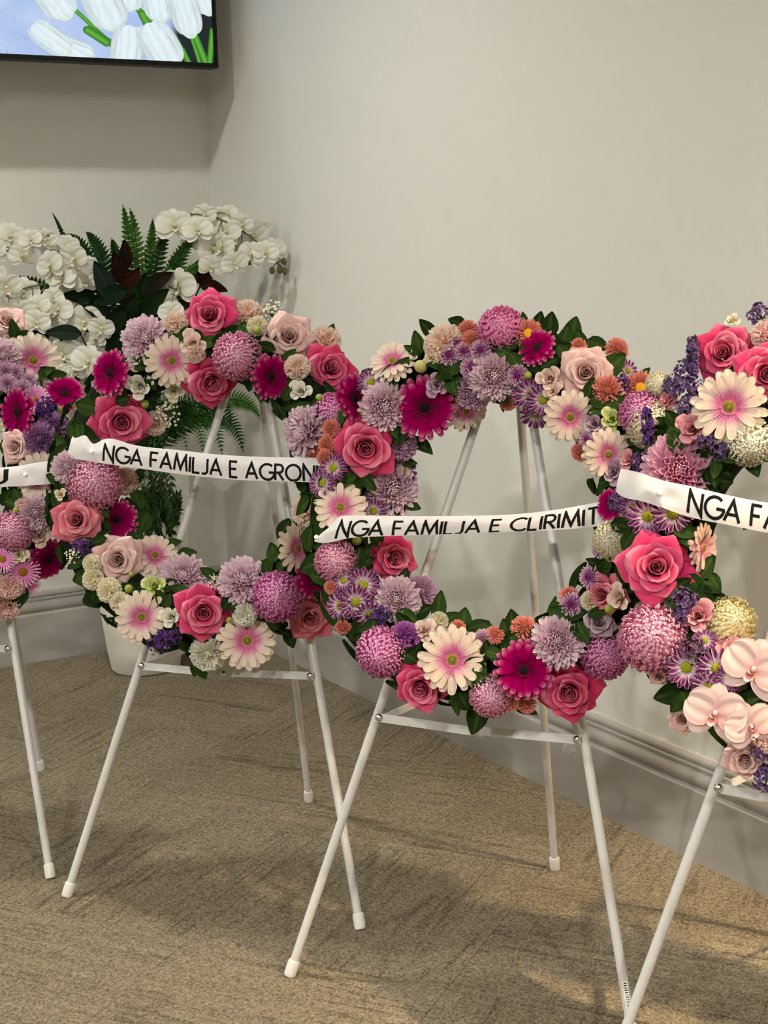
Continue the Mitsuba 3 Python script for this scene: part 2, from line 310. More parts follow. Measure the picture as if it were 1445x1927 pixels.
ROSE = {'hot': [(0, (184, 26, 84)), (.45, (218, 50, 108)), (.82, (230, 84, 130)), (1, (244, 150, 174))], 'coral': [(0, (200, 66, 98)), (.5, (226, 104, 130)), (.9, (236, 140, 156)), (1, (242, 168, 178))],
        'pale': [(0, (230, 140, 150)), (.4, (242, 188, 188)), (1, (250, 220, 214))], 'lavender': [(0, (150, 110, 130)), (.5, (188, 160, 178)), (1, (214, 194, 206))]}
CACHE = {}
def cached(key, fn):
    if key not in CACHE: CACHE[key] = fn()
    return CACHE[key]
def rose_parts(colour, var):
    out = []; rng = np.random.RandomState(40 + var); small = colour == 'lavender'
    n_in, n_mid, n_out = (8, 7, 5) if small else (8, 8, 10)
    N = n_in + n_mid + n_out; vs = []
    for i in range(N):
        q = i / (N - 1); th = i * 2.39996 + rng.uniform(-.25, .25)
        if i < n_in:
            u = i / n_in; r0 = .03 + .13 * u; L = .60 - .02 * u; hw = .17 + .22 * u
            kw = dict(elev=lambda t, u=u: 98 - 8 * u - 10 * t - 26 * u * max(t - .7, 0) / .3, prof=lambda t: .8 + .2 * math.sin(min(t * 2, 1) * 1.57) - .12 * max(t - .8, 0) / .2, Rc=r0 + .02 + .05 * u, ruff=.008, reflex=.02 + .04 * u)
        elif i < n_in + n_mid:
            u = (i - n_in) / n_mid; r0 = .17 + .05 * u; L = .62 + .10 * u; hw = .42 + .10 * u
            kw = dict(elev=lambda t, u=u: 86 - 20 * u - (46 + 44 * u) * (max(t - .5, 0) / .5) ** 1.2, prof=lambda t: .5 + .5 * math.sin(min(t * 1.5, 1) * 1.57) - .35 * (max(t - .75, 0) / .25) ** 1.5, Rc=.27 + .16 * u, reflex=.12 + .10 * u, ruff=.016)
        else:
            u = (i - n_in - n_mid) / max(n_out - 1, 1); r0 = .16; L = (.84 + .14 * u) * rng.uniform(.86, 1.12); hw = (.49 + .05 * u) * rng.uniform(.88, 1.08); jit = rng.uniform(-9, 9)
            kw = dict(elev=lambda t, u=u: 58 - 44 * u - (62 + 14 * u) * (max(t - .45, 0) / .55) ** 1.1 + jit, prof=lambda t: .35 + .65 * math.sin(min(t * 1.45, 1) * 1.57) - .80 * (max(t - .66, 0) / .34) ** 1.5, Rc=.62 + .3 * u, reflex=.30, ruff=.028)
        v, f, t, s = petal(L, hw, r0=r0, z0=-.12 - .20 * q, nu=10, nv=9, seed=100 * var + i, **kw)
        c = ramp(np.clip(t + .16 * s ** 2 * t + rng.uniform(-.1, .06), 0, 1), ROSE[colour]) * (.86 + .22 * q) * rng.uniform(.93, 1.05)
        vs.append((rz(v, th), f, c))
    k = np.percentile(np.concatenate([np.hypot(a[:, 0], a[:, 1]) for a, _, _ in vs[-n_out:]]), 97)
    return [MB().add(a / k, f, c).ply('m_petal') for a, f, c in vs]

GER = {'cream': ([(0, (206, 100, 150)), (.22, (222, 130, 176)), (.36, (236, 180, 198)), (.56, (246, 224, 212)), (1, (250, 235, 214))], (232, 140, 184), (150, 140, 50), (206, 96, 140)),
       'blush': ([(0, (214, 120, 150)), (.4, (240, 184, 186)), (1, (250, 224, 208))], (230, 150, 170), (160, 140, 60), (206, 110, 140)),
       'magenta': ([(0, (88, 0, 40)), (.3, (146, 2, 78)), (.78, (172, 10, 96)), (.92, (200, 70, 136)), (1, (230, 160, 190))], (120, 0, 56), (24, 6, 16), (92, 4, 46))}
def ray_variant(colour, k, L, el):
    hw = .118 if colour != 'magenta' else .104
    v, f, t, s = petal(L - .16, hw, lambda t: (.5 + .5 * min(t / .5, 1)) * (1 if t < .84 else math.sqrt(max(1 - ((t - .84) / .165) ** 2, .10))), lambda t: el[0] + (el[1] - el[0]) * t, cup=.22, r0=.16, z0=-.03 + (.03 if L < .9 else 0), nu=8, nv=5, seed=k, vein=.10, ruff=.008)
    return MB().add(v, f, ramp(t, GER[colour][0]) * (.95 + .07 * np.cos(s * 7))[:, None]).ply('m_petal')
def gerbera_parts(colour, var):
    rng = np.random.RandomState(7 + var); rays = []
    n1, n2 = (18, 15) if colour != 'magenta' else (20, 18)
    for layer, (n, L, el) in enumerate(((n1, 1.0, (12, -12)), (n2, .90, (24, 0)))):
        for j in range(n):
            k = rng.randint(3); de = rng.randint(-1, 2) * 5
            shape = cached(('ray', colour, layer, k, de), lambda: ray_variant(colour, k, L * (1 - .03 * k), (el[0] + de, el[1] + de)))
            rays.append((shape, (j + .5 * layer) * 2 * np.pi / n + rng.uniform(-.06, .06)))
    m = MB(); tr, eye = GER[colour][1], GER[colour][2]
    for ring, (n, L, r0, el) in enumerate(((44, .42, .20, 20), (38, .30, .19, 34), (30, .15, .17, 58))):
        for j in range(n):
            v, f, t, s = petal(L, .022, lambda t: 1 - .6 * t, lambda t: el - 20 * t, r0=r0 - .03 * ring, z0=.0, nu=3, nv=3)
            m.add(rz(v, (j + .37 * ring) * 2 * np.pi / n), f, ramp(t, [(0, GER[colour][3]), (1, tr)]))
    trans = m.ply('m_floret')
    v = trimesh.creation.icosphere(subdivisions=3, radius=1.0); vv = np.array(v.vertices)
    d = meshkit.noise(vv * 9 + 3, var)
    vv = vv * np.array([.185, .185, .085]) * (1 + .18 * (d[:, None] - .5)) + np.array([0, 0, .015])
    rr = np.hypot(vv[:, 0], vv[:, 1]) / .185
    dark = np.array(eye) * .55
    disc = MB().add(vv, v.faces, ramp(np.clip(rr + .5 * (d - .5), 0, 1), [(0, eye), (.45, tuple(dark)), (.72, eye), (1, GER[colour][3])])).ply('m_floret')
    return rays, trans, disc

BALL = {'pink': [(0, (242, 156, 196)), (.6, (246, 180, 212)), (1, (250, 210, 226))], 'hotpink': [(0, (242, 124, 190)), (.6, (246, 148, 208)), (1, (250, 184, 222))], 'orchidpink': [(0, (232, 126, 194)), (.6, (238, 150, 210)), (1, (246, 192, 226))],
        'cream': [(0, (248, 242, 206)), (.6, (252, 247, 224)), (1, (255, 252, 238))], 'yellow': [(0, (250, 234, 168)), (.6, (253, 242, 194)), (1, (255, 250, 222))],
        'lilac': [(0, (226, 182, 204)), (.5, (240, 206, 222)), (1, (250, 232, 240))], 'mauve': [(0, (170, 116, 158)), (.5, (204, 156, 192)), (1, (230, 198, 220))], 'purple': [(0, (130, 72, 134)), (.6, (170, 112, 172)), (1, (206, 164, 206))],
        'salmon': [(0, (180, 90, 80)), (.6, (222, 132, 118)), (1, (236, 166, 150))], 'salmony': [(0, (190, 90, 76)), (.6, (226, 134, 114)), (1, (240, 170, 150))]}
BALL['mauve2'] = [(0, (140, 40, 120)), (.35, (170, 90, 156)), (.7, (214, 170, 198)), (1, (234, 208, 222))]
def floret_ball(stops, N, amax, base, L, hw, lift, squash, seed, bsdf='m_petal', open_=0., bald=0.):
    """Florets set over a dome down to the polar angle amax; each curls back up towards the pole by lift degrees."""
    rng = np.random.RandomState(seed); m = MB()
    for i in range(N):
        u = bald + (1 - bald) * (i + .5) / N; pol = math.acos(1 - u * (1 - math.cos(math.radians(amax)))); az = i * 2.39996 + rng.uniform(-.15, .15)
        out = 90 - math.degrees(pol)
        l = L * (.7 + .5 * min(pol / 1.2, 1)) * rng.uniform(.88, 1.12)
        o = open_ * min(pol / 1.3, 1)
        v, f, t, s = petal(l, hw * (.75 + .4 * min(pol / 1.0, 1)), lambda t: .55 + .45 * math.sin(min(t * 1.5, 1) * 1.57) - .5 * (max(t - .7, 0) / .3) ** 2, lambda t: out - 12 + lift * t * (1 - o) + rng.uniform(-6, 6), cup=.9, r0=base * math.sin(pol), z0=base * math.cos(pol), nu=5, nv=3)
        v = rz(v, az); v[:, 2] *= squash
        m.add(v, f, ramp(np.clip(t + rng.uniform(-.1, .1), 0, 1), stops) * rng.uniform(.9, 1.06))
    return m.ply(bsdf)
def dome_core(r, squash, col):
    s = trimesh.creation.icosphere(subdivisions=2, radius=r); v = np.array(s.vertices) * np.array([1, 1, squash])
    return MB().add(v, s.faces, lin(col)).ply('m_solid')
def mid(stops): return np.array(stops[0][1]) * .9
def ball_parts(colour, var):
    st = BALL[colour]
    return [('floret_head', floret_ball(st, 480, 128, .72, .32, .050, 96, .95, 5 + var), True), ('core', dome_core(.72, .95, st[1][1]), False)]
def deco_parts(colour, var):
    st = BALL[colour]
    return [('floret_head', floret_ball(st, 190, 108, .40, .60, .100, 50, .85, 15 + var, open_=.3), True), ('core', dome_core(.36, .8, mid(st)), False)]
def button_parts(colour, var):
    st = BALL[colour]; big = colour in ('salmony',)
    head = floret_ball(st, 120, 106, .50, .46, .075, 34, .70, 25 + var, open_=.6, bald=.10 if big else .03)
    c = {'salmony': (226, 170, 40), 'salmon': (150, 74, 50), 'mauve2': (96, 10, 84), 'mauve': (96, 66, 70)}.get(colour, (120, 60, 80))
    s = trimesh.creation.icosphere(subdivisions=2, radius=1.0); v = np.array(s.vertices) * np.array([.26, .26, .12] if not big else [.31, .31, .07]) + np.array([0, 0, .37 if big else .48])
    v += .05 * (meshkit.noise(v * 26, 3)[:, None] - .5)
    return [('floret_head', head, True), ('core', dome_core(.54, .7, mid(st)), False), ('disc', MB().add(v, s.faces, lin(c)).ply('m_floret'), False)]
def aster_parts(colour, var):
    if colour != 'mauve': return button_parts(colour, var)
    st = BALL['orchidpink']; m = MB(); rng = np.random.RandomState(var)
    for lay, (n, L, e) in enumerate(((26, .80, 6), (22, .68, 26))):
        for j in range(n):
            v, f, t, s = petal(L, .055, lambda t: .7 + .3 * math.sin(t * 3.1), lambda t: e - 10 * t + rng.uniform(-8, 8), cup=.3, r0=.2, nu=4, nv=3)
            m.add(rz(v, (j + .5 * lay) * 2 * np.pi / n), f, ramp(t, st) * rng.uniform(.85, 1))
    s = trimesh.creation.icosphere(subdivisions=2, radius=1.0); v = np.array(s.vertices) * np.array([.26, .26, .16]); v += .02 * (meshkit.noise(v * 30, 3)[:, None] - .5)
    return [('floret_head', m.ply('m_floret'), True), ('disc', MB().add(v, s.faces, lin((150, 110, 30))).ply('m_floret'), False)]
def daisy_parts(colour, var):
    m = MB(); rng = np.random.RandomState(60 + var)
    for lay, (n, L, e) in enumerate(((15, .80, 0), (13, .70, 22))):
        for j in range(n):
            v, f, t, s = petal(L, .125, lambda t: (.45 + .55 * min(t * 1.6, 1)) * (1 if t < .75 else math.sqrt(max(1 - ((t - .75) / .26) ** 2, .05))), lambda t: e + 6 - 16 * t + rng.uniform(-7, 7), cup=.55, r0=.2, nu=6, nv=5)
            pu = np.clip(1.7 - np.abs(s) * 1.5, 0, 1) * np.clip((t - .22) * 3, 0, 1)
            c = lin((232, 206, 226)) * (1 - pu[:, None]) + lin((112, 24, 98)) * pu[:, None]
            m.add(rz(v, (j + .5 * lay) * 2 * np.pi / n + rng.uniform(-.08, .08)), f, c)
    s = trimesh.creation.icosphere(subdivisions=3, radius=1.0); v = np.array(s.vertices); d = meshkit.noise(v * 14, 3)
    v = v * np.array([.27, .27, .17]) * (1 + .12 * (d[:, None] - .5)) + np.array([0, 0, .03])
    return [('floret_head', m.ply('m_petal'), True), ('disc', MB().add(v, s.faces, ramp(d, [(0, (92, 100, 10)), (1, (170, 176, 40))])).ply('m_floret'), False)]
CARN = {'peach': [(0, (242, 192, 166)), (.5, (249, 220, 200)), (1, (253, 236, 222))], 'pale': [(0, (238, 176, 170)), (.6, (247, 208, 200)), (1, (252, 228, 220))], 'creamy': [(0, (230, 220, 172)), (.6, (246, 236, 206)), (1, (251, 246, 226))],
        'white': [(0, (222, 222, 196)), (.6, (244, 240, 226)), (1, (250, 248, 238))], 'purple': [(0, (120, 44, 130)), (.6, (166, 88, 170)), (1, (194, 128, 194))], 'blush': [(0, (226, 182, 164)), (.6, (243, 214, 202)), (1, (250, 230, 220))],
        'pink': [(0, (206, 110, 130)), (.6, (234, 158, 170)), (1, (244, 188, 194))], 'mauve': [(0, (150, 110, 140)), (.6, (190, 154, 180)), (1, (216, 190, 206))], 'green': [(0, (160, 186, 60)), (.6, (212, 222, 130)), (1, (238, 240, 190))]}
def carnation_parts(colour, var):
    m = MB(); rng = np.random.RandomState(30 + var)
    for i in range(44):
        u = (i + .5) / 44; pol = math.acos(1 - u * 1.15); out = 90 - math.degrees(pol)
        v, f, t, s = petal(.52, .27, lambda t: .25 + .75 * t, lambda t: out - 10 + rng.uniform(-14, 14) + 10 * t, cup=.1, r0=.36 * math.sin(pol), z0=.36 * math.cos(pol) - .12, nu=5, nv=9, ruff=.16, rk=9, rt=1.6, seed=i + 50 * var)
        v += (np.where(np.abs(t - 1) < .01, 1, 0) * np.where(np.arange(len(t)) % 2, 1, -1) * .018)[:, None]
        m.add(rz(v, i * 2.39996 + rng.uniform(-.3, .3)), f, ramp(np.clip(t + rng.uniform(-.1, .1), 0, 1), CARN[colour]) * rng.uniform(.9, 1.05))
    s = trimesh.creation.icosphere(subdivisions=1, radius=.36)
    return [('ruffle', m.ply('m_petal'), True), ('core', MB().add(np.array(s.vertices) + np.array([0, 0, -.12]), s.faces, lin(CARN[colour][0][1]) * .8).ply('m_solid'), False)]
def lisi_parts(colour, var):
    out = []; rng = np.random.RandomState(80 + var); st = CARN[colour]
    for i in range(12):
        u = i / 11; th = i * 2.39996 + rng.uniform(-.2, .2)
        v, f, t, s = petal(.55 + .42 * u, .24 + .24 * u, lambda t: .45 + .55 * math.sin(min(t * 1.3, 1) * 1.57), lambda t: 92 - 50 * u - 48 * u * max(t - .4, 0) / .6, Rc=.10 + .40 * u, r0=.05 + .13 * u, z0=-.22 - .1 * u, nu=8, nv=9, ruff=.035 * (.4 + u), rk=7, reflex=.05, seed=i + 20 * var)
        st2 = [(0, (170, 180, 110)), (.25, st[0][1])] + [(.3 + .7 * a, c) for a, c in st[1:]]
        out.append(MB().add(rz(v, th), f, ramp(np.clip(t + rng.uniform(-.06, .06), 0, 1), st2) * rng.uniform(.93, 1.03)).ply('m_petal'))
    s = trimesh.creation.icosphere(subdivisions=2, radius=1.0); v = np.array(s.vertices) * np.array([.08, .08, .2]) + np.array([0, 0, -.06])
    return out, MB().add(v, s.faces, lin((120, 130, 40))).ply('m_floret')
def bud_parts(colour, var):
    c = {'green': (176, 190, 74), 'lime': (214, 214, 130), 'creamy': (236, 220, 160)}[colour]
    out = []
    for i in range(6):
        v, f, t, s = petal(1.75, .74, lambda t: math.sin(min(.22 + t * .9, 1) * 2.75) if t < .95 else .2, lambda t: 40 + 95 * t, Rc=.62, r0=.12, z0=-.8, nu=8, nv=7, seed=i + var, ruff=.006)
        sc = np.interp(t, [0, .5, 1], [1, 1.04, .9])
        out.append(MB().add(rz(v * np.stack([sc, sc, np.ones_like(sc)], 1), i * 1.0472 * 1.03), f, ramp(t, [(0, np.array(c) * .7), (.6, c), (1, np.array(c) * .92 + 14)])).ply('m_petal'))
    s = trimesh.creation.icosphere(subdivisions=2, radius=1.0); v = np.array(s.vertices) * np.array([.66, .66, .82])
    return out, MB().add(v, s.faces, lin(np.array(c) * .85)).ply('m_solid')
STAT = {'purple': ((70, 36, 96), (112, 70, 150)), 'violet': ((84, 60, 108), (136, 104, 158)), 'dusty': ((96, 66, 90), (146, 106, 138))}
def statice_parts(colour, var, spike=False):
    rng = np.random.RandomState(90 + var); m = MB(); a, b = STAT[colour]
    st = [(0, np.array(a) * .8), (.5, a), (1, b)]; n = 80 if spike else 70
    for i in range(n):
        if spike:
            h = rng.uniform(-1, 1); ang = rng.uniform(0, 6.28); rr = .24 * (1 - .45 * abs(h))
            o = np.array([rr * math.cos(ang), h, rr * math.sin(ang)]); d = np.array([math.cos(ang), .5, math.sin(ang)])
        else:
            d = rng.normal(size=3); d[2] = abs(d[2]); d /= np.linalg.norm(d); o = d * rng.uniform(.35, .92) * np.array([1, 1, .8])
        M = frame_z(d + rng.normal(size=3) * .3, o, rng.uniform(0, 6), (.15 if spike else .17) * rng.uniform(.8, 1.2))
        for j in range(5):
            v, f, t, s = petal(1.0, .42, lambda t: .5 + .5 * t, lambda t: 74 - 50 * t, r0=.08, nu=3, nv=3, ruff=.08)
            v = rz(v, j * 1.2566); v = v @ M[:3, :3].T + M[:3, 3]
            m.add(v, f, ramp(np.clip(t + rng.uniform(-.2, .2), 0, 1), st))
    g = MB()
    if spike:
        g.add(*tube([(0, -1.1, 0), (0, 0, 0), (0, 1, 0)], [.10, .1, .05], 6), lin((60, 60, 44)))
    else:
        for i in range(7):
            d = rng.normal(size=3); d[2] = abs(d[2]); d /= np.linalg.norm(d)
            g.add(*tube([(0, 0, -.5), d * .4, d * .8], [.06, .05, .03], 5), lin((64, 74, 44)))
    return [('floret_head', m.ply('m_floret'), True), ('stem', g.ply('m_solid'), False)]
def breath_parts(colour, var):
    rng = np.random.RandomState(120 + var); m, g = MB(), MB(); s = trimesh.creation.icosphere(subdivisions=1, radius=1.0)
    for i in range(46):
        d = rng.normal(size=3); d[2] = abs(d[2]) * .8; d /= np.linalg.norm(d); o = d * rng.uniform(.4, 1.0)
        m.add(np.array(s.vertices) * rng.uniform(.07, .115) * np.array([1, 1, .8]) + o, s.faces, lin((238, 234, 214)))
        if i % 2 == 0: g.add(*tube([(0, 0, -.4), o * .5 + rng.normal(size=3) * .04, o], .014, 4, False), lin((92, 106, 60)))
    return [('blossom_cloud', m.ply('m_solid'), True), ('stem_spray', g.ply('m_solid'), True)]

ORCH = {'white': [(0, (214, 216, 176)), (.3, (236, 235, 222)), (1, (246, 245, 238))], 'pale': [(0, (222, 176, 182)), (.35, (232, 202, 200)), (1, (238, 214, 208))]}
def orchid_parts(colour, var):
    """Moth orchid: three narrow sepals behind two broad round petals, a lobed lip and the column."""
    st = ORCH[colour]; out = []; rng = np.random.RandomState(140 + var); vein_ = .28 if colour == 'pale' else .08
    oval = lambda t: math.sqrt(max(1 - (2 * (.08 + .92 * t) - 1.06) ** 2, .0)) if t < .985 else .16
    for a in (90, 214, 326):
        v, f, t, s = petal(.90, .33, oval, lambda t: 10 - 22 * t, cup=.12, r0=.05, z0=-.04, nu=9, nv=7, seed=var, vein=.03)
        out.append(('sepal', MB().add(rz(v, math.radians(a + rng.uniform(-5, 5))), f, ramp(t, st)).ply('m_petal')))
    rnd = lambda t: math.sqrt(max(1 - (2 * (.03 + .97 * t) - 1.0) ** 2, .0)) ** .8 if t < .985 else .22
    for a in (22, 158):
        v, f, t, s = petal(.96, .60, rnd, lambda t: 14 - 26 * t, cup=.10, r0=.04, z0=.02, nu=14, nv=25, seed=var + 3, vein=.03, ruff=.014)
        out.append(('petal', MB().add(rz(v, math.radians(a + rng.uniform(-5, 5))), f, ramp(np.clip(t + vein_ * (np.arange(len(t)) % 2 - .5) * (1 - t), 0, 1), st)).ply('m_petal')))
    lip = MB(); lc = (240, 232, 190) if colour == 'white' else (214, 130, 140)
    for a, L, e in ((-90, .42, 34), (-35, .26, 66), (-145, .26, 66)):
        v, f, t, s = petal(L, .15, lambda t: .55 + .45 * math.sin(t * 3), lambda t: e + 10 * t, cup=.5, r0=.03, z0=.04, nu=6, nv=5)
        lip.add(rz(v, math.radians(a)), f, ramp(t, [(0, (206, 180, 90)), (.4, lc), (1, st[-1][1])]))
    out.append(('lip', lip.ply('m_petal')))
    s = trimesh.creation.icosphere(subdivisions=2, radius=1.0)
    out.append(('column', MB().add(np.array(s.vertices) * np.array([.07, .09, .13]) + np.array([0, .05, .10]), s.faces, lin(st[1][1])).ply('m_solid')))
    return out

def leaf_shape(var, wid=.34, bend=26, cols=((34, 52, 24), (52, 76, 34)), fold=.25, mid_c=(82, 106, 56), nu=9, nv=7, tip=1.3):
    """A leaf along +x, unit length, upper side +z."""
    rng = np.random.RandomState(200 + var)
    v, f, t, s = petal(1.0, wid, lambda t: (math.sin(math.pi * min(t, 1) ** .85) ** .8) * (1 - .25 * t) + (.03 if t < .99 else 0), lambda t: bend * (.5 - t), cup=fold, nu=nu, nv=nv, seed=var, ruff=.012, rt=1)
    a, b = lin(cols[0]), lin(cols[1]); k = rng.uniform(0, 1)
    c = np.broadcast_to(a * (1 - k) + b * k, v.shape).copy()
    mm = (np.abs(s) < .05)[:, None]; c = np.where(mm, c * .6 + lin(mid_c) * .4, c)
    c *= (1 + .12 * np.cos(t * 40 + np.abs(s) * 8))[:, None]
    v[:, 0] -= .5
    return MB().add(v, f, c)
LEAF = [leaf_shape(k, wid=.29 + .05 * (k % 3)).ply('m_leaf') for k in range(6)]
NAMES = {'ball': 'ball_chrysanthemum', 'deco': 'chrysanthemum', 'button': 'button_chrysanthemum', 'aster': 'aster', 'daisy': 'daisy_chrysanthemum', 'carnation': 'carnation', 'statice': 'statice', 'spike': 'statice', 'breath': 'baby_breath',
         'rose': 'rose', 'gerbera': 'gerbera', 'lisianthus': 'lisianthus', 'bud': 'lisianthus_bud', 'orchid': 'moth_orchid'}
SAY = {'hot': 'hot pink', 'pale': 'pale pink', 'coral': 'coral pink', 'lavender': 'lavender', 'cream': 'cream with a pink heart', 'magenta': 'magenta', 'blush': 'blush', 'pink': 'pink', 'hotpink': 'bright pink', 'orchidpink': 'orchid pink', 'yellow': 'pale yellow', 'lilac': 'lilac',
       'mauve': 'mauve', 'mauve2': 'mauve with a dark eye', 'purple': 'purple', 'salmon': 'salmon', 'salmony': 'salmon with a yellow eye', 'peach': 'peach', 'creamy': 'cream', 'white': 'white', 'green': 'lime green', 'lime': 'pale green', 'violet': 'violet', 'dusty': 'dusty mauve'}
SIMPLE = {'ball': ball_parts, 'deco': deco_parts, 'button': button_parts, 'aster': aster_parts, 'daisy': daisy_parts, 'carnation': carnation_parts, 'statice': statice_parts, 'spike': lambda c, v: statice_parts(c, v, True), 'breath': breath_parts}
def put_flower(root, kind, colour, M, var):
    """A flower as a part of root, its petals and heart as sub-parts."""
    k = new_key(f'{root}__{NAMES[kind]}')
    what = NAMES[kind].replace('_', ' ')
    labels[k] = {'label': f'{SAY[colour]} {what}' if colour != 'purple' or kind != 'daisy' else 'purple and white daisy chrysanthemum with a green eye'}
    if colour in ('cream', 'mauve2', 'salmony') and ' with ' in SAY[colour] and kind != 'ball':
        a, b = SAY[colour].split(' with ', 1); labels[k]['label'] = f'{a} {what} with {b}'
    elif kind == 'ball' and colour == 'cream': labels[k]['label'] = 'cream ball chrysanthemum'
    if kind == 'rose':
        for i, sh in enumerate(cached(('rose', colour, var % 3), lambda: rose_parts(colour, var % 3))): add(new_key(k + '__petal'), sh, M)
    elif kind == 'gerbera':
        rays, trans, disc = cached(('ger', colour, var % 3), lambda: gerbera_parts(colour, var % 3))
        for sh, a in rays: add(new_key(k + '__petal'), sh, M @ rotz(a))
        add(k + '__inner_floret_ring', trans, M); labels[k + '__inner_floret_ring'] = {'kind': 'stuff'}; add(k + '__disc', disc, M)
    elif kind == 'lisianthus':
        ps, c = cached(('lisi', colour, var % 3), lambda: lisi_parts(colour, var % 3))
        for sh in ps: add(new_key(k + '__petal'), sh, M)
        add(k + '__pistil', c, M)
    elif kind == 'bud':
        ps, c = cached(('bud', colour, var % 2), lambda: bud_parts(colour, var % 2))
        for sh in ps: add(new_key(k + '__petal'), sh, M)
        add(k + '__core', c, M)
    elif kind == 'orchid':
        for nm, sh in cached(('orc', colour, var % 3), lambda: orchid_parts(colour, var % 3)): add(new_key(f'{k}__{nm}'), sh, M)
    else:
        for nm, sh, stuff in cached((kind, colour, var % 2), lambda: SIMPLE[kind](colour, var % 2)):
            kk = add(f'{k}__{nm}', sh, M)
            if stuff: labels[kk] = {'kind': 'stuff'}
    return k

# ------------------------------------------------------------------ easels (mid of the front feet, heading of the right-hand side)
EASEL = {1: ((1.3938, -1.3467), 46.7), 2: ((1.9188, -.9263), 43.1), 3: ((2.4645, -.7354), 36.0), 4: (((3.0303, -.5175), 30.0))}
LEGH, LEAN, HALF, BACK = 1.0695, .3416, .299, .575
def eframe(k):
    (mx, my), ph = EASEL[k]; ph = math.radians(ph)
    m = np.array([mx, my, 0.]); n = np.array([math.cos(ph), math.sin(ph), 0]); pe = np.array([-math.sin(ph), math.cos(ph), 0])
    v = pe * LEAN + np.array([0, 0, LEGH]); v /= np.linalg.norm(v)
    return m, n, v, np.cross(n, v), pe
ELAB = {1: 'white wire easel cut by the left edge, nearest the television', 2: 'white wire easel standing in front of the white planter', 3: 'white wire easel carrying the wreath with the ribbon NGA FAMILJA E CLIRIMIT', 4: 'white wire easel at the right edge, carrying the wreath with pale pink orchids'}
for k in EASEL:
    m, n, v, w, pe = eframe(k)
    t = new_key('wire_easel'); labels[t] = {'label': ELAB[k], 'category': 'easel', 'group': 'white floral easels'}
    A = m + pe * LEAN + np.array([0, 0, LEGH]); B = m + pe * BACK
    R = .0078
    loc = lambda u, vv, ww: m + u * n + vv * v + ww * w
    for s in (-1, 1):
        F = m + s * HALF * n; top = A + s * .012 * n; d = (top - F) / np.linalg.norm(top - F)
        add(new_key(t + '__leg'), mikit.ply(tube([F + d * .012, F + d * .5, top], R, 14), 'm_enamel', smooth=50))
        add(new_key(t + '__rubber_foot'), mikit.ply(tube([F + np.array([0, 0, .0]), F + d * .004, F + d * .026, F + d * .029], [R + .0012, R + .0028, R + .0028, R + .001], 14), 'm_rubber', smooth=40))
    d = (A - w * .012 - B) / np.linalg.norm(A - B)
    add(t + '__rear_leg', mikit.ply(tube([B + d * .012, B + d * .5, A - w * .014], R * .95, 14), 'm_enamel', smooth=50))
    add(new_key(t + '__rubber_foot'), mikit.ply(tube([B, B + d * .004, B + d * .026, B + d * .029], [R + .001, R + .0026, R + .0026, R + .001], 14), 'm_rubber', smooth=40))
    add(t + '__top_bolt', mikit.ply(tube([A - w * .03 - v * .012, A + w * .014 - v * .012], .006, 10), 'm_steel', smooth=40))
    VR, UR = .453, .172
    rl, rr, c0 = loc(-UR - .002, VR, .0105), loc(UR + .002, VR, .0105), loc(0., VR - .006, .0105)
    for s, q in ((-1, rl), (1, rr)):
        inner = loc(-.012 * s, VR - .005 + .001 * s, .0105 + .0022 * s)
        add(new_key(t + '__crossbar'), mikit.ply(bar(q + s * n * .006, inner, v, .0145, .0022), 'm_enamel'))
        ri, kk = trimesh.creation.icosphere(subdivisions=2, radius=.0072), new_key(t + '__rivet')
        vv = np.array(ri.vertices); M = mat(n, v, w, q + w * .0015)
        add(kk, mikit.ply((vv * np.array([1, 1, .62]), ri.faces), 'm_steel', smooth=True), M)
        P = B + (A - B) * .44
        add(new_key(t + '__brace'), mikit.ply(bar(q - w * .022, P + s * .010 * n, v, .012, .002), 'm_enamel'))
    ri = trimesh.creation.icosphere(subdivisions=2, radius=.006)
    add(new_key(t + '__rivet'), mikit.ply((np.array(ri.vertices) * np.array([1, 1, .6]), ri.faces), 'm_steel', smooth=True), mat(n, v, w, c0 + w * .004))
    # hooks that carry the ring
    for s in (-1, 1):
        h0 = loc(s * .125, .575, 0)
        add(new_key(t + '__hook'), mikit.ply(tube([h0 - w * .004, h0 + w * .03 - v * .012, h0 + w * .09 - v * .014, h0 + w * .11 + v * .01], .003, 8), 'm_enamel', smooth=50))
    if k == 3:
        an = np.linspace(0, 2 * np.pi, 17); q = loc(UR - .012, VR - .018, .004)
        add(t + '__split_ring', mikit.ply(tube([q + .0095 * (math.cos(a) * n + math.sin(a) * v) for a in an], .0011, 6, False), 'm_steel', smooth=50))
        F = m + HALF * n; top = A + .012 * n; d = (top - F) / np.linalg.norm(top - F)
        fw = np.array([.86, -.50, 0]); fw -= d * (fw @ d); fw /= np.linalg.norm(fw); sd = np.cross(d, fw)
        add(t + '__barcode_sticker', mikit.ply(bar(F + d * .035 + fw * .0083, F + d * .092 + fw * .0083, sd, .008, .0006), 'm_rubber'))
        mb = MB(); rg = np.random.RandomState(3)
        for i in range(16):
            a = .037 + i * .0034
            mb.add(*bar(F + d * a + fw * .0088 + sd * .001, F + d * (a + rg.uniform(.0008, .0022)) + fw * .0088 + sd * .001, sd, .0045, .0003))
        add(t + '__sticker_bars', mb.ply('m_ink', False, False)); labels[t + '__sticker_bars'] = {'kind': 'stuff'}

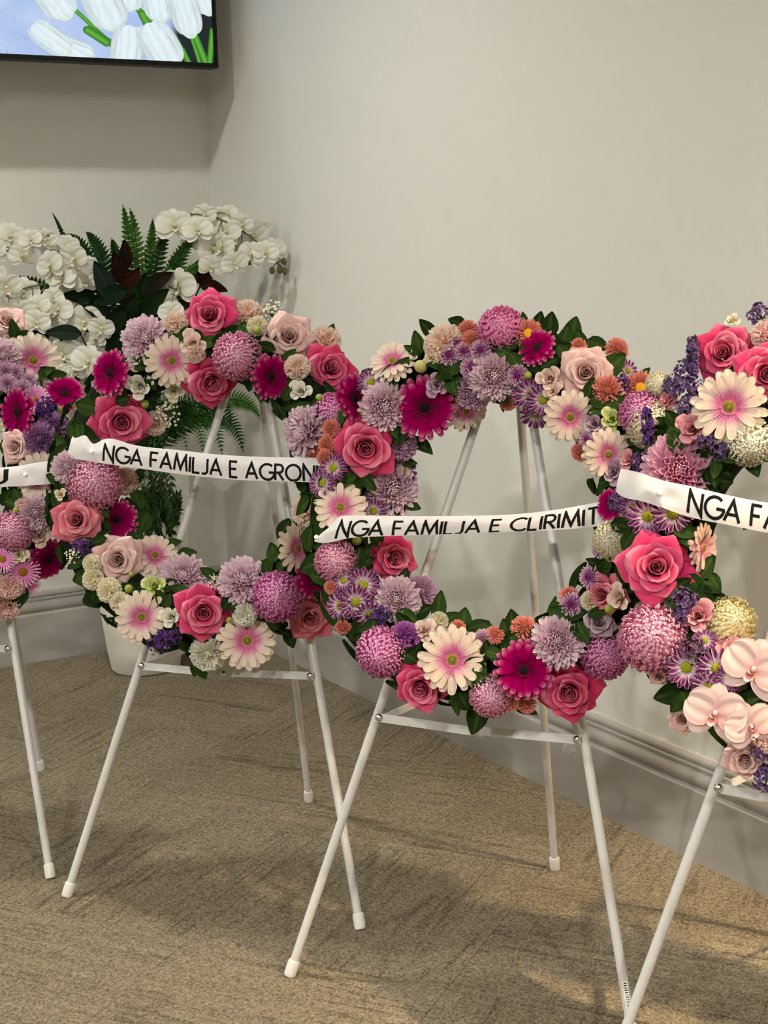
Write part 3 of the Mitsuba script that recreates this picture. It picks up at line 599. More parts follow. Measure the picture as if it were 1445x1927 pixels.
# ------------------------------------------------------------------ wreaths: kind, colour, u, v, w, radius, facing (in the wreath's own axes)
RING, TUBE = .258, .074
CEN = {1: (-.02, .805), 2: (-.055, .805), 3: (-.005, .80), 4: (.0, .80)}
FLOWERS = {
 1: [
  ('rose','pale',0.1318,1.1318,0.0399,0.0489,0.491,0.342,0.802), ('gerbera','cream',0.2117,1.0442,0.0674,0.0626,0.625,0.043,0.779), ('deco','lilac',0.1724,1.0408,0.1207,0.0337,0.329,0.061,0.942), 
  ('button','mauve',0.189,1.0068,0.1369,0.0193,0.295,0.006,0.956), ('button','mauve',0.1981,0.9796,0.1413,0.0192,0.264,-0.029,0.964), ('button','mauve',0.2272,0.9704,0.1331,0.0192,0.33,0.008,0.944), 
  ('button','mauve',0.2322,0.9895,0.1208,0.0154,0.388,0.054,0.92), ('gerbera','magenta',0.2269,0.9195,0.1446,0.0537,-0.426,-0.177,0.887), ('aster','mauve',0.2509,0.9489,0.125,0.032,0.51,0.111,0.853), 
  ('gerbera','magenta',0.2833,0.9767,0.0581,0.0455,0.428,0.424,0.798), ('statice','purple',0.2703,0.9315,0.1148,0.0282,0.429,0.025,0.903), ('bud','green',0.2836,0.9354,0.0858,0.0147,0.543,0.063,0.838), 
  ('carnation','peach',0.3147,0.944,0.0422,0.03,0.665,0.087,0.741), ('carnation','pale',0.3313,0.9663,0.0334,0.0183,0.679,0.103,0.727), ('deco','purple',0.27,0.8676,0.1262,0.0332,0.343,-0.035,0.939), 
  ('deco','purple',0.2866,0.8931,0.1052,0.0322,0.451,0.002,0.892), ('rose','pale',0.2259,0.8526,0.1356,0.0442,-0.127,-0.174,0.976), ('button','mauve',0.2926,0.8458,0.1173,0.0191,0.434,-0.034,0.9), 
  ('button','mauve',0.3072,0.8478,0.0876,0.0167,0.553,-0.023,0.833), ('gerbera','cream',0.2795,0.7919,0.1331,0.0545,0.25,-0.097,0.963), ('bud','green',0.2382,0.7228,0.1439,0.0099,0.242,-0.063,0.968), 
  ('deco','lilac',0.2704,0.7218,0.1216,0.0365,0.363,-0.098,0.927), ('button','mauve',0.291,0.7381,0.1138,0.0152,0.446,-0.106,0.889), ('ball','pink',0.2292,0.6826,0.1294,0.0439,0.264,-0.076,0.961), 
  ('lisianthus','blush',0.2737,0.6775,0.1069,0.0304,0.445,-0.152,0.882), ('lisianthus','creamy',0.2397,0.6362,0.1211,0.0218,0.377,-0.155,0.913), ('gerbera','magenta',0.2761,0.6348,0.0623,0.0519,0.728,-0.546,0.414), 
  ('aster','mauve',0.2384,0.6047,0.0959,0.0357,0.519,-0.344,0.783), ('aster','mauve',0.2123,0.6259,0.1347,0.0277,0.31,-0.121,0.943), ('aster','mauve',0.2356,0.582,0.0616,0.0258,0.52,-0.6,0.608), 
  ('carnation','pale',0.2128,0.5782,0.0951,0.0331,0.428,-0.247,0.869), ('carnation','pale',0.1855,0.5418,0.0572,0.0387,0.496,-0.369,0.786), ('carnation','pale',0.246,0.7336,0.1401,0.0151,0.258,-0.067,0.964), 
  ('button','mauve',0.2082,1.0053,0.129,0.0154,0.343,0.04,0.938), ('carnation','peach',-0.0023,1.0064,0.1166,0.03,-0.048,-0.544,0.838), ('rose','hot',-0.2186,0.8315,0.1144,0.048,0.563,-0.075,0.823), 
  ('rose','hot',-0.2781,0.9886,0.113,0.048,-0.475,0.338,0.813), ('rose','pale',0.0262,1.0641,0.1418,0.046,0.008,0.046,0.999), ('rose','pale',0.0364,0.5063,0.126,0.046,0.081,-0.428,0.9), 
  ('aster','salmon',0.0506,1.1152,0.1112,0.018,0.133,0.585,0.8), ('gerbera','magenta',0.0965,1.0015,0.1358,0.045,-0.138,-0.234,0.962), ('deco','lilac',-0.1897,0.9492,0.133,0.038,0.249,-0.212,0.945), 
  ('rose','pale',0.0816,0.6459,0.094,0.046,-0.398,0.624,0.673), ('statice','violet',-0.3001,0.6681,0.1189,0.024,-0.469,-0.229,0.853), ('gerbera','cream',-0.0382,1.1043,0.1291,0.047,-0.024,0.392,0.92), 
  ('gerbera','magenta',-0.2969,0.772,0.139,0.045,-0.188,-0.022,0.982), ('statice','violet',-0.0245,0.5723,0.1376,0.024,0.004,0.23,0.973), ('lisianthus','blush',-0.0789,0.5861,0.1351,0.028,0.075,0.278,0.958), 
  ('gerbera','magenta',-0.1855,0.6584,0.1321,0.045,0.257,0.227,0.939), ('rose','hot',-0.0507,0.4838,0.104,0.048,-0.063,-0.66,0.749), ('ball','pink',-0.1229,1.014,0.1376,0.045,0.101,-0.205,0.973), 
  ('lisianthus','blush',0.0187,0.5627,0.1409,0.028,-0.018,0.112,0.994), ('lisianthus','blush',-0.1045,0.6253,0.1122,0.028,0.251,0.534,0.807), ('ball','pink',0.1285,0.9336,0.1091,0.045,-0.468,-0.405,0.785), 
  ('lisianthus','blush',-0.2875,0.6219,0.1011,0.028,-0.566,-0.388,0.727), ('statice','violet',-0.1036,0.9786,0.1028,0.024,0.292,-0.606,0.74), ('aster','salmon',-0.1073,1.121,0.0924,0.018,-0.2,0.724,0.66), 
  ('deco','lilac',-0.2581,0.9014,0.142,0.038,0.009,-0.004,1), ('rose','hot',0.1056,0.5799,0.142,0.048,-0.001,0.002,1), ('aster','salmon',-0.1649,1.0446,0.1386,0.018,-0.104,0.172,0.98), 
  ('rose','pale',-0.1801,0.5703,0.1372,0.046,-0.135,-0.197,0.971), ('aster','salmon',0.172,0.5616,0.1206,0.018,0.311,-0.394,0.865), ('daisy','purple',-0.2277,0.5636,0.1107,0.026,-0.394,-0.458,0.797), 
  ('lisianthus','blush',-0.3235,0.7187,0.1145,0.028,-0.546,-0.155,0.824), ('daisy','purple',-0.1261,1.0959,0.121,0.026,-0.171,0.468,0.867), ('lisianthus','blush',-0.2305,0.6961,0.1389,0.028,0.17,0.088,0.982), 
  ('aster','salmon',0.1274,0.672,0.112,0.018,-0.439,0.396,0.806), ('carnation','peach',0.1765,0.6603,0.1407,0.03,-0.102,0.075,0.992), ('aster','salmon',-0.3323,0.889,0.1026,0.018,-0.651,0.175,0.739), 
  ('aster','salmon',0.1348,1.0606,0.1297,0.018,0.198,0.327,0.924), ('statice','violet',-0.2291,0.607,0.1357,0.024,-0.2,-0.189,0.961), ('statice','violet',-0.1437,0.9466,0.0922,0.024,0.495,-0.567,0.658), 
  ('aster','salmon',0.1005,1.0838,0.1262,0.018,0.172,0.398,0.901), ('daisy','purple',-0.2706,0.6437,0.1303,0.026,-0.314,-0.202,0.928), ('aster','salmon',-0.0669,0.6176,0.1037,0.018,0.162,0.646,0.746), 
  ('aster','salmon',-0.1743,1.0801,0.1147,0.018,-0.277,0.494,0.824), ('aster','salmon',-0.1242,0.6061,0.134,0.018,0.143,0.274,0.951), ('ball','pink',-0.0097,0.6122,0.1034,0.045,-0.036,0.667,0.744), 
  ('lisianthus','blush',0.095,1.0539,0.1402,0.028,0.061,0.133,0.989), ('deco','lilac',-0.3258,0.8525,0.1212,0.038,-0.49,0.076,0.869), ('ball','pink',-0.137,0.5043,0.1041,0.045,-0.24,-0.617,0.749), 
  ('aster','salmon',-0.1983,0.8972,0.1148,0.018,0.501,-0.259,0.826), ('statice','violet',-0.2066,1.0327,0.1324,0.024,-0.214,0.261,0.941), ('lisianthus','blush',-0.1836,0.9966,0.1418,0.028,0.035,-0.041,0.999), 
  ('statice','violet',-0.1876,0.7127,0.1001,0.024,0.608,0.335,0.72), ('aster','salmon',-0.0825,1.0362,0.1397,0.018,0.044,-0.162,0.986), ('daisy','purple',0.1523,0.6079,0.1419,0.026,0.022,-0.025,0.999), 
  ('statice','violet',-0.0536,0.5541,0.1418,0.024,0.006,0.044,0.999), ('aster','salmon',-0.2301,0.7613,0.1279,0.018,0.4,0.083,0.913), ('aster','salmon',-0.0898,0.5478,0.1415,0.018,-0.02,-0.074,0.997), 
  ('daisy','purple',0.1466,0.5284,0.1036,0.026,0.344,-0.571,0.746), ('lisianthus','blush',-0.2097,0.7788,0.1004,0.028,0.686,0.095,0.722), ('deco','lilac',-0.2263,1.0562,0.0993,0.038,-0.444,0.541,0.714), 
  ('daisy','purple',-0.0922,1.08,0.1372,0.026,-0.061,0.233,0.971), ('daisy','purple',-0.05,1.0501,0.1412,0.026,0.012,-0.099,0.995), ('daisy','purple',-0.1251,0.5492,0.1396,0.026,-0.064,-0.155,0.986), 
  ('lisianthus','blush',0.0401,1.0058,0.124,0.028,-0.132,-0.442,0.887), ('gerbera','magenta',0.1025,0.5025,0.0964,0.045,0.271,-0.67,0.691), ('statice','violet',-0.0702,0.9974,0.1124,0.024,0.149,-0.569,0.809), 
  ('aster','salmon',-0.1311,0.9718,0.1145,0.018,0.315,-0.472,0.823), ('statice','violet',-0.2277,0.9998,0.137,0.024,-0.179,0.168,0.97), ('daisy','purple',-0.1921,0.5307,0.1018,0.026,-0.362,-0.577,0.732), ],
 2: [
  ('deco','lilac',-0.1638,1.0736,0.1269,0.0444,0.226,0.157,0.961), ('gerbera','magenta',-0.2234,1.0046,0.1459,0.0493,-0.239,-0.085,0.967), ('lisianthus','white',-0.1769,1.0335,0.1415,0.0257,0.187,-0.087,0.978), 
  ('gerbera','cream',-0.1018,1.0293,0.1402,0.0521,0.503,-0.201,0.841), ('lisianthus','white',-0.17,0.9832,0.1245,0.0316,0.291,-0.244,0.925), ('rose','hot',-0.2158,0.9188,0.099,0.0653,0.489,-0.259,0.833), 
  ('breath','white',-0.1437,0.9433,0.0537,0.0286,0.465,-0.479,0.745), ('carnation','peach',-0.169,0.925,0.0497,0.0287,0.531,-0.416,0.738), ('bud','green',-0.1703,0.9546,0.0971,0.0119,0.396,-0.343,0.851), 
  ('bud','green',-0.1545,0.9512,0.0628,0.0098,0.459,-0.453,0.764), ('lisianthus','blush',-0.0594,1.0626,0.1408,0.03,0.173,-0.097,0.98), ('carnation','blush',-0.0546,1.0437,0.138,0.0217,0.172,-0.171,0.97), 
  ('lisianthus','creamy',-0.1149,0.982,0.0884,0.0236,0.305,-0.425,0.852), ('carnation','peach',-0.1081,1.1085,0.1197,0.0269,0.152,0.115,0.982), ('rose','hot',-0.0488,1.1269,0.0954,0.0605,0.287,0.097,0.953), 
  ('rose','hot',-0.0374,0.9997,0.0982,0.0589,0.527,-0.474,0.705), ('carnation','peach',0.0112,1.1409,0.0528,0.0358,0.438,0.15,0.886), ('carnation','creamy',0.0555,1.1033,0.1095,0.0229,0.266,0.154,0.952), 
  ('bud','green',0.0628,1.0901,0.1251,0.0105,0.248,0.1,0.964), ('breath','white',0.0616,1.1426,0.0506,0.026,0.385,0.359,0.85), ('ball','pink',0.0325,1.0373,0.1398,0.049,0.378,-0.219,0.9), 
  ('rose','pale',0.1111,1.086,0.0871,0.0574,0.429,0.02,0.903), ('carnation','peach',0.1702,1.09,0.0404,0.0353,0.474,0.166,0.865), ('carnation','peach',0.1487,1.0192,0.1287,0.0283,0.254,0.021,0.967), 
  ('rose','hot',0.1894,1.0292,0.0656,0.0583,0.566,0.048,0.823), ('gerbera','magenta',0.1036,0.997,0.1455,0.0465,0.829,-0.124,0.545), ('lisianthus','white',0.1624,0.9712,0.14,0.0247,0.193,-0.046,0.98), 
  ('bud','green',0.1983,0.9593,0.1339,0.0123,0.275,-0,0.962), ('deco','lilac',0.1775,0.8967,0.1333,0.0457,-0.534,-0.225,0.815), ('ball','orchidpink',0.2208,0.9284,0.1167,0.0461,0.407,-0.078,0.91), 
  ('ball','pink',-0.2563,0.7975,0.1112,0.0582,0.461,-0.027,0.887), ('deco','lilac',-0.3014,0.8221,0.1372,0.0296,0.249,-0.061,0.967), ('carnation','peach',-0.2203,0.8094,0.049,0.0312,0.677,-0.077,0.732), 
  ('lisianthus','creamy',-0.3093,0.7683,0.1436,0.014,0.212,-0.049,0.976), ('rose','coral',-0.276,0.7214,0.1301,0.0556,0.284,-0.013,0.959), ('gerbera','magenta',-0.2235,0.7313,0.0684,0.0443,0.212,-0.119,0.97), 
  ('statice','purple',-0.2528,0.6701,0.1418,0.0217,0.262,0.007,0.965), ('breath','white',-0.27,0.6521,0.1443,0.0174,0.185,-0.046,0.982), ('rose','pale',-0.1921,0.6497,0.1132,0.0553,0.358,-0.083,0.93), 
  ('gerbera','cream',-0.142,0.6646,0.0567,0.0485,0.443,0.367,0.818), ('deco','lilac',-0.0793,0.6238,0.0554,0.0443,0.348,0.377,0.858), ('lisianthus','green',-0.1079,0.6024,0.1231,0.0274,0.24,0.177,0.954), 
  ('bud','green',-0.1508,0.5936,0.1401,0.0125,0.232,0.072,0.97), ('bud','green',-0.1547,0.6217,0.1264,0.0084,0.293,0.157,0.943), ('carnation','creamy',-0.2315,0.6384,0.139,0.0217,0.242,0.012,0.97), 
  ('carnation','creamy',-0.2268,0.6082,0.1399,0.024,0.19,-0.036,0.981), ('carnation','creamy',-0.192,0.5896,0.1391,0.0275,0.2,-0.014,0.98), ('carnation','creamy',-0.1682,0.5686,0.1402,0.0226,0.184,-0.035,0.982), 
  ('gerbera','cream',-0.1184,0.5421,0.1449,0.0521,0.343,-0.145,0.928), ('rose','hot',-0.0007,0.5571,0.1322,0.0601,0.399,-0.144,0.906), ('lisianthus','white',-0.0601,0.5447,0.1416,0.0248,0.176,-0.026,0.984), 
  ('statice','purple',-0.0912,0.4981,0.1234,0.0261,0.161,-0.233,0.959), ('statice','purple',-0.0561,0.511,0.1351,0.0189,0.178,-0.161,0.971), ('carnation','white',-0.0023,0.4829,0.0903,0.0403,0.385,-0.397,0.834), 
  ('deco','lilac',0.0716,0.6162,0.1277,0.0436,0.315,0.377,0.871), ('breath','white',0.0131,0.6135,0.1204,0.0159,0.093,0.205,0.974), ('carnation','white',0.0822,0.5562,0.1348,0.0256,0.207,-0.111,0.972), 
  ('ball','orchidpink',0.1422,0.592,0.1328,0.0497,0.35,-0.058,0.935), ('gerbera','cream',0.0792,0.5104,0.1059,0.0581,0.37,-0.176,0.912), ('bud','green',0.0563,0.5453,0.141,0.0082,0.199,-0.108,0.974), 
  ('rose','coral',0.1804,0.5616,0.0525,0.0509,0.422,-0.234,0.876), ('gerbera','cream',0.1787,0.6796,0.1456,0.0476,0.874,0.046,0.484), ('gerbera','magenta',0.2046,0.6315,0.1223,0.0446,0.862,-0.156,0.483), 
  ('carnation','peach',0.19,0.7498,0.137,0.0347,-0.051,-0.041,0.998), ('lisianthus','creamy',0.2065,0.7261,0.1414,0.0177,0.195,-0.063,0.979), ('deco','lilac',0.2421,0.7936,0.1307,0.038,0.367,-0.014,0.93), 
  ('deco','lilac',0.2345,0.6883,0.1185,0.038,0.488,-0.197,0.85), ('gerbera','magenta',0.2623,0.8778,0.0982,0.045,0.691,0.158,0.705), ('aster','salmon',0.2025,0.8525,0.1419,0.018,0.034,0.006,0.999), 
  ('aster','salmon',0.2263,0.8824,0.1339,0.018,0.3,0.083,0.95), ('lisianthus','blush',0.2646,0.7386,0.0962,0.028,0.709,-0.147,0.69), ],
 3: [
  ('gerbera','cream',-0.1565,1.0432,0.1403,0.0428,0.029,0.403,0.915), ('carnation','peach',-0.0697,1.0735,0.1319,0.0418,-0.022,0.119,0.993), ('lisianthus','creamy',-0.0875,1.0494,0.1434,0.014,0.152,-0.074,0.986), 
  ('bud','lime',-0.1038,1.0341,0.1443,0.0165,0.166,-0.103,0.981), ('aster','salmon',-0.0324,1.1001,0.1306,0.0167,0.191,0.387,0.902), ('aster','salmon',-0.0209,1.0787,0.1415,0.0166,0.488,0.18,0.854), 
  ('button','mauve2',-0.0552,1.0531,0.1445,0.0177,0.152,-0.092,0.984), ('button','mauve2',-0.0299,1.0593,0.1447,0.0156,0.147,-0.084,0.986), ('button','mauve2',-0.0017,1.0612,0.1445,0.0175,0.144,-0.082,0.986), 
  ('button','mauve2',-0.0161,1.0322,0.1399,0.0186,0.15,-0.192,0.97), ('button','mauve2',-0.0433,1.0741,0.1425,0.0125,0.141,-0.022,0.99), ('ball','hotpink',0.0257,1.0979,0.1301,0.0416,0.284,0.243,0.927), 
  ('aster','salmony',0.0712,1.0919,0.1297,0.0236,0.298,-0.037,0.954), ('deco','lilac',0.019,1.022,0.1271,0.0385,0.42,-0.292,0.859), ('deco','mauve',-0.0201,1.0001,0.1113,0.0282,0.234,-0.601,0.764), 
  ('lisianthus','mauve',-0.0781,1.0058,0.1305,0.0231,0.21,-0.237,0.948), ('gerbera','magenta',-0.1024,0.9713,0.114,0.0572,0.372,-0.276,0.886), ('gerbera','cream',-0.0475,0.9766,0.0666,0.0392,0.582,-0.542,0.606), 
  ('deco','lilac',-0.1681,0.9688,0.1317,0.0395,0.561,-0.34,0.754), ('daisy','purple',-0.1919,1.0061,0.1411,0.026,0.192,0.173,0.966), ('gerbera','magenta',-0.2192,0.9786,0.143,0.045,0.941,0.081,0.328), 
  ('bud','green',-0.1991,0.955,0.1445,0.0093,0.204,-0.098,0.974), ('rose','hot',-0.1997,0.9003,0.1203,0.0643,0.411,-0.247,0.877), ('deco','mauve',-0.1503,0.9117,0.078,0.0241,0.737,-0.346,0.58), 
  ('aster','salmon',-0.2574,0.9273,0.1404,0.0161,-0.183,-0.025,0.983), ('aster','salmon',-0.2612,0.8996,0.1427,0.0161,-0.24,-0.18,0.954), ('aster','salmon',-0.2598,0.8758,0.1442,0.016,-0.015,-0.343,0.939), 
  ('daisy','purple',-0.2445,0.8602,0.143,0.026,0.143,-0.062,0.988), ('daisy','purple',-0.2608,0.8334,0.1439,0.026,-0.026,-0.065,0.998), ('daisy','purple',-0.1552,0.8723,0.0553,0.0287,0.79,0.102,0.605), 
  ('deco','lilac',-0.1754,0.8397,0.0509,0.0435,0.641,-0.184,0.745), ('gerbera','cream',-0.2266,0.7949,0.1365,0.0477,0.315,0.079,0.946), ('daisy','purple',-0.1904,0.7973,0.0843,0.0241,0.554,-0.044,0.831), 
  ('ball','pink',-0.2269,0.705,0.1318,0.0387,0.232,0.009,0.973), ('bud','green',-0.1994,0.742,0.1202,0.0121,0.405,0.031,0.914), ('rose','hot',-0.1597,0.7223,0.0507,0.0474,0.637,-0.046,0.769), 
  ('daisy','purple',-0.1757,0.6679,0.1302,0.032,0.397,0.043,0.917), ('daisy','purple',-0.1806,0.6395,0.1408,0.0297,0.415,-0.143,0.899), ('daisy','purple',-0.2054,0.6314,0.1437,0.0266,-0.032,-0.17,0.985), 
  ('daisy','purple',-0.1565,0.6222,0.14,0.0233,0.458,-0.547,0.7), ('daisy','purple',-0.2054,0.6729,0.1413,0.0214,0.033,0.179,0.983), ('aster','salmon',-0.226,0.6607,0.145,0.0116,0.171,-0.029,0.985), 
  ('aster','salmon',-0.1983,0.5972,0.1415,0.0136,0.223,-0.622,0.751), ('statice','purple',-0.1401,0.6211,0.1361,0.0208,0.251,0.094,0.963), ('deco','lilac',-0.1267,0.6506,0.0969,0.0372,0.385,-0.049,0.922), 
  ('deco','mauve',-0.1063,0.6677,0.0501,0.0279,0.664,0.165,0.729), ('ball','orchidpink',-0.1254,0.5626,0.1415,0.0442,0.124,-0.319,0.94), ('carnation','purple',-0.0928,0.5892,0.1321,0.0308,0.208,0.101,0.973), 
  ('lisianthus','blush',-0.0633,0.6028,0.12,0.0247,0.225,0.206,0.952), ('carnation','creamy',-0.0563,0.6225,0.0776,0.0188,0.369,0.406,0.836), ('rose','hot',-0.0581,0.5138,0.127,0.0495,0.282,-0.338,0.898), 
  ('gerbera','cream',0.001,0.5607,0.1536,0.0562,0.349,-0.061,0.935), ('aster','salmon',-0.0181,0.6135,0.0917,0.0135,0.262,0.465,0.846), ('aster','salmon',0.0563,0.6055,0.1212,0.0152,0.257,0.402,0.879), 
  ('aster','salmon',0.1056,0.6199,0.1277,0.021,0.212,0.518,0.829), ('button','mauve',0.0391,0.5963,0.1255,0.0172,0.099,0.199,0.975), ('ball','pink',0.0605,0.51,0.1231,0.0367,0.331,-0.188,0.925), 
  ('gerbera','magenta',0.1192,0.5545,0.154,0.0496,0.35,-0.054,0.935), ('aster','salmon',0.0905,0.5032,0.1215,0.016,0.316,-0.372,0.873), ('aster','salmon',0.1146,0.5016,0.1088,0.015,0.389,-0.447,0.805), 
  ('deco','lilac',0.1646,0.6029,0.1354,0.0394,0.364,0.078,0.928), ('aster','salmon',0.1757,0.6753,0.134,0.0148,0.219,0.379,0.899), ('button','mauve2',0.183,0.6612,0.1403,0.0187,0.037,0.035,0.999), 
  ('carnation','creamy',0.2136,0.6697,0.141,0.0195,0.097,-0.018,0.995), ('rose','lavender',0.2269,0.6367,0.1347,0.0295,0.339,0.063,0.939), ('ball','orchidpink',0.2319,0.5896,0.1039,0.0405,0.35,-0.115,0.93), 
  ('rose','hot',0.1751,0.5299,0.0913,0.0565,0.329,-0.289,0.899), ('gerbera','magenta',0.0915,1.0669,0.1414,0.0355,-0.148,0.254,0.956), ('rose','pale',0.1708,1.0299,0.1273,0.0515,0.266,-0.115,0.957), 
  ('aster','salmon',0.1993,1.0841,0.0556,0.0196,0.489,0.19,0.851), ('aster','salmon',0.2104,0.9993,0.135,0.0239,0.251,-0.103,0.963), ('aster','salmony',0.246,1.0183,0.0653,0.0275,0.223,-0.006,0.975), 
  ('aster','salmon',0.1521,1.0757,0.1151,0.0132,0.259,0.133,0.957), ('daisy','purple',0.2218,1.0471,0.0643,0.0208,0.81,0.133,0.571), ('statice','purple',0.2284,1.013,0.1165,0.018,0.301,0.084,0.95), 
  ('lisianthus','blush',0.1173,1.0168,0.1411,0.0252,0.106,-0.119,0.987), ('bud','green',0.081,1.0213,0.1422,0.0098,0.1,-0.165,0.981), ('button','mauve2',0.0635,1.0216,0.1398,0.0174,0.102,-0.189,0.977), 
  ('daisy','purple',0.085,0.9929,0.1281,0.0311,0.211,-0.296,0.932), ('daisy','purple',0.1057,0.9843,0.1299,0.0279,0.39,-0.28,0.877), ('daisy','purple',0.087,0.9673,0.101,0.0283,0.273,-0.647,0.712), 
  ('gerbera','cream',0.155,0.9566,0.1377,0.0442,0.324,-0.366,0.873), ('lisianthus','mauve',0.1966,0.945,0.1416,0.0219,0.08,-0.098,0.992), ('lisianthus','green',0.2226,0.9543,0.1401,0.0227,0.162,-0.04,0.986), 
  ('gerbera','cream',0.2224,0.8972,0.1452,0.0425,0.441,-0.239,0.865), ('aster','salmon',0.1721,0.9036,0.1226,0.0151,-0.149,-0.338,0.929), ('lisianthus','mauve',0.2313,0.87,0.1408,0.0245,0.062,-0.076,0.995), 
  ('button','mauve2',0.1848,0.9216,0.1374,0.012,0.002,-0.145,0.989), ('aster','salmon',0.0368,0.9853,0.0999,0.0146,0.132,-0.65,0.749), ('lisianthus','blush',0.1243,0.997,0.1395,0.0174,0.074,-0.16,0.984), 
  ('aster','salmon',0.3089,0.803,0.1165,0.018,0.547,0.005,0.837), ('lisianthus','blush',0.2891,0.6628,0.1003,0.028,0.628,-0.293,0.721), ('statice','violet',0.2878,0.7392,0.1296,0.024,0.376,-0.078,0.923), 
  ('lisianthus','blush',0.3137,0.8563,0.1022,0.028,0.667,0.118,0.736), ('lisianthus','blush',0.2799,0.8103,0.1369,0.028,0.247,0.009,0.969), ],
 4: [
  ('ball','orchidpink',-0.3474,0.9994,0.026,0.0376,0.053,-0.018,0.998), ('ball','cream',-0.3279,0.9818,0.0292,0.041,0.22,0.012,0.976), ('ball','cream',-0.3245,1.0448,0.0312,0.0214,0.56,0.133,0.818), 
  ('spike','purple',-0.3128,0.9655,0.0921,0.0284,0.328,-0.17,0.929), ('spike','violet',-0.267,1.0855,0.0551,0.0287,0.301,-0.22,0.928), ('statice','violet',-0.2798,1.0638,0.0361,0.0232,-0.24,0.281,0.929), 
  ('statice','violet',-0.2989,1.0412,0.0362,0.0213,-0.266,0.252,0.93), ('statice','violet',-0.2738,1.0322,0.0497,0.0249,-0.247,0.249,0.936), ('statice','violet',-0.2426,0.9926,0.1232,0.0203,-0.045,0.061,0.997), 
  ('statice','violet',-0.2524,1.0303,0.0611,0.0171,-0.217,0.243,0.945), ('carnation','pink',-0.3025,1.0195,0.0386,0.0174,-0.279,0.229,0.932), ('rose','hot',-0.2254,1.094,0.033,0.0524,0.09,-0.048,0.995), 
  ('rose','hot',-0.1336,1.042,0.1318,0.0524,0.35,-0.204,0.914), ('lisianthus','creamy',-0.218,1.1446,0.0356,0.0137,-0.138,0.351,0.926), ('carnation','pale',-0.163,1.1211,0.0446,0.0263,-0.097,0.362,0.927), 
  ('statice','violet',-0.1773,1.1527,0.0363,0.0208,-0.097,0.376,0.922), ('gerbera','cream',-0.1745,0.9889,0.156,0.055,0.185,-0.196,0.963), ('ball','cream',-0.1523,0.9469,0.1176,0.0379,0.342,-0.579,0.741), 
  ('lisianthus','pink',-0.2295,0.9583,0.1382,0.0279,0.059,-0.026,0.998), ('lisianthus','pink',-0.3549,0.9256,0.0379,0.0196,-0.347,0.104,0.932), ('statice','violet',-0.3276,0.9207,0.0559,0.0212,-0.32,0.102,0.942), 
  ('statice','violet',-0.2895,0.9176,0.121,0.013,-0.083,0.025,0.996), ('statice','violet',-0.2046,0.9419,0.1441,0.0163,0.151,-0.09,0.984), ('statice','violet',-0.188,0.9298,0.1385,0.0162,0.216,-0.134,0.967), 
  ('deco','pink',-0.2498,0.9002,0.1114,0.0515,0.3,-0.045,0.953), ('gerbera','magenta',-0.3766,0.8538,0.0389,0.0287,-0.306,-0.089,0.948), ('statice','violet',-0.3598,0.8567,0.0469,0.0213,-0.359,0.014,0.933), 
  ('daisy','purple',-0.2809,0.8275,0.1394,0.0308,0.316,-0.012,0.949), ('daisy','purple',-0.2435,0.8341,0.1424,0.0314,0.313,-0.213,0.926), ('daisy','purple',-0.3132,0.8421,0.1162,0.0209,0.066,-0.14,0.988), 
  ('ball','cream',-0.3664,0.7992,0.0366,0.0338,-0.076,-0.131,0.989), ('button','mauve2',-0.3854,0.7858,0.0367,0.0156,-0.252,-0.136,0.958), ('button','mauve2',-0.3973,0.7405,0.0365,0.0176,-0.134,-0.114,0.984), 
  ('rose','hot',-0.257,0.7549,0.1474,0.0595,0.309,0.021,0.951), ('gerbera','blush',-0.2019,0.7906,0.1205,0.0374,0.975,-0.021,0.22), ('rose','coral',-0.3755,0.7162,0.0295,0.0374,-0.068,-0.183,0.981), 
  ('lisianthus','blush',-0.3426,0.7128,0.0509,0.0239,-0.332,-0.172,0.927), ('bud','green',-0.3583,0.6946,0.0421,0.011,-0.344,-0.199,0.918), ('ball','pink',-0.2551,0.6554,0.1353,0.0528,0.22,0.006,0.975), 
  ('statice','violet',-0.2162,0.7106,0.1402,0.0216,0.214,0.013,0.977), ('statice','violet',-0.2148,0.6894,0.143,0.0143,0.183,0.01,0.983), ('lisianthus','pink',-0.1945,0.6936,0.1314,0.0292,0.251,0.05,0.967), 
  ('ball','yellow',-0.1596,0.6886,0.0971,0.0411,0.512,0.187,0.838), ('daisy','purple',-0.1799,0.659,0.1384,0.0181,0.246,0.247,0.937), ('daisy','purple',-0.2,0.6192,0.1426,0.0308,0.292,-0.013,0.956), 
  ('daisy','purple',-0.1579,0.6228,0.1406,0.0296,0.273,-0.015,0.962), ('daisy','purple',-0.1672,0.5972,0.1439,0.0233,0.293,-0.296,0.909), ('daisy','purple',-0.1396,0.6103,0.1408,0.0214,0.451,0.016,0.893), 
  ('lisianthus','pink',-0.1449,0.6471,0.1227,0.0356,0.173,0.522,0.835), ('statice','dusty',-0.1912,0.644,0.1434,0.0213,0.155,0.017,0.988), ('rose','pale',-0.222,0.5467,0.0594,0.0254,0.044,-0.284,0.958), 
  ('rose','pale',-0.2482,0.6029,0.1126,0.0184,0.149,-0.538,0.83), ('orchid','pale',-0.1452,0.5599,0.1683,0.0452,-0.03,-0.025,0.999), ('orchid','pale',-0.1047,0.6249,0.1481,0.0484,-0.016,0.04,0.999), 
  ('orchid','pale',-0.0974,0.5499,0.1618,0.037,0.542,-0.145,0.828), ('rose','pale',-0.1159,0.5043,0.1081,0.0338,0.272,-0.348,0.897), ('statice','violet',-0.0886,0.4833,0.0913,0.0229,0.014,-0.335,0.942), 
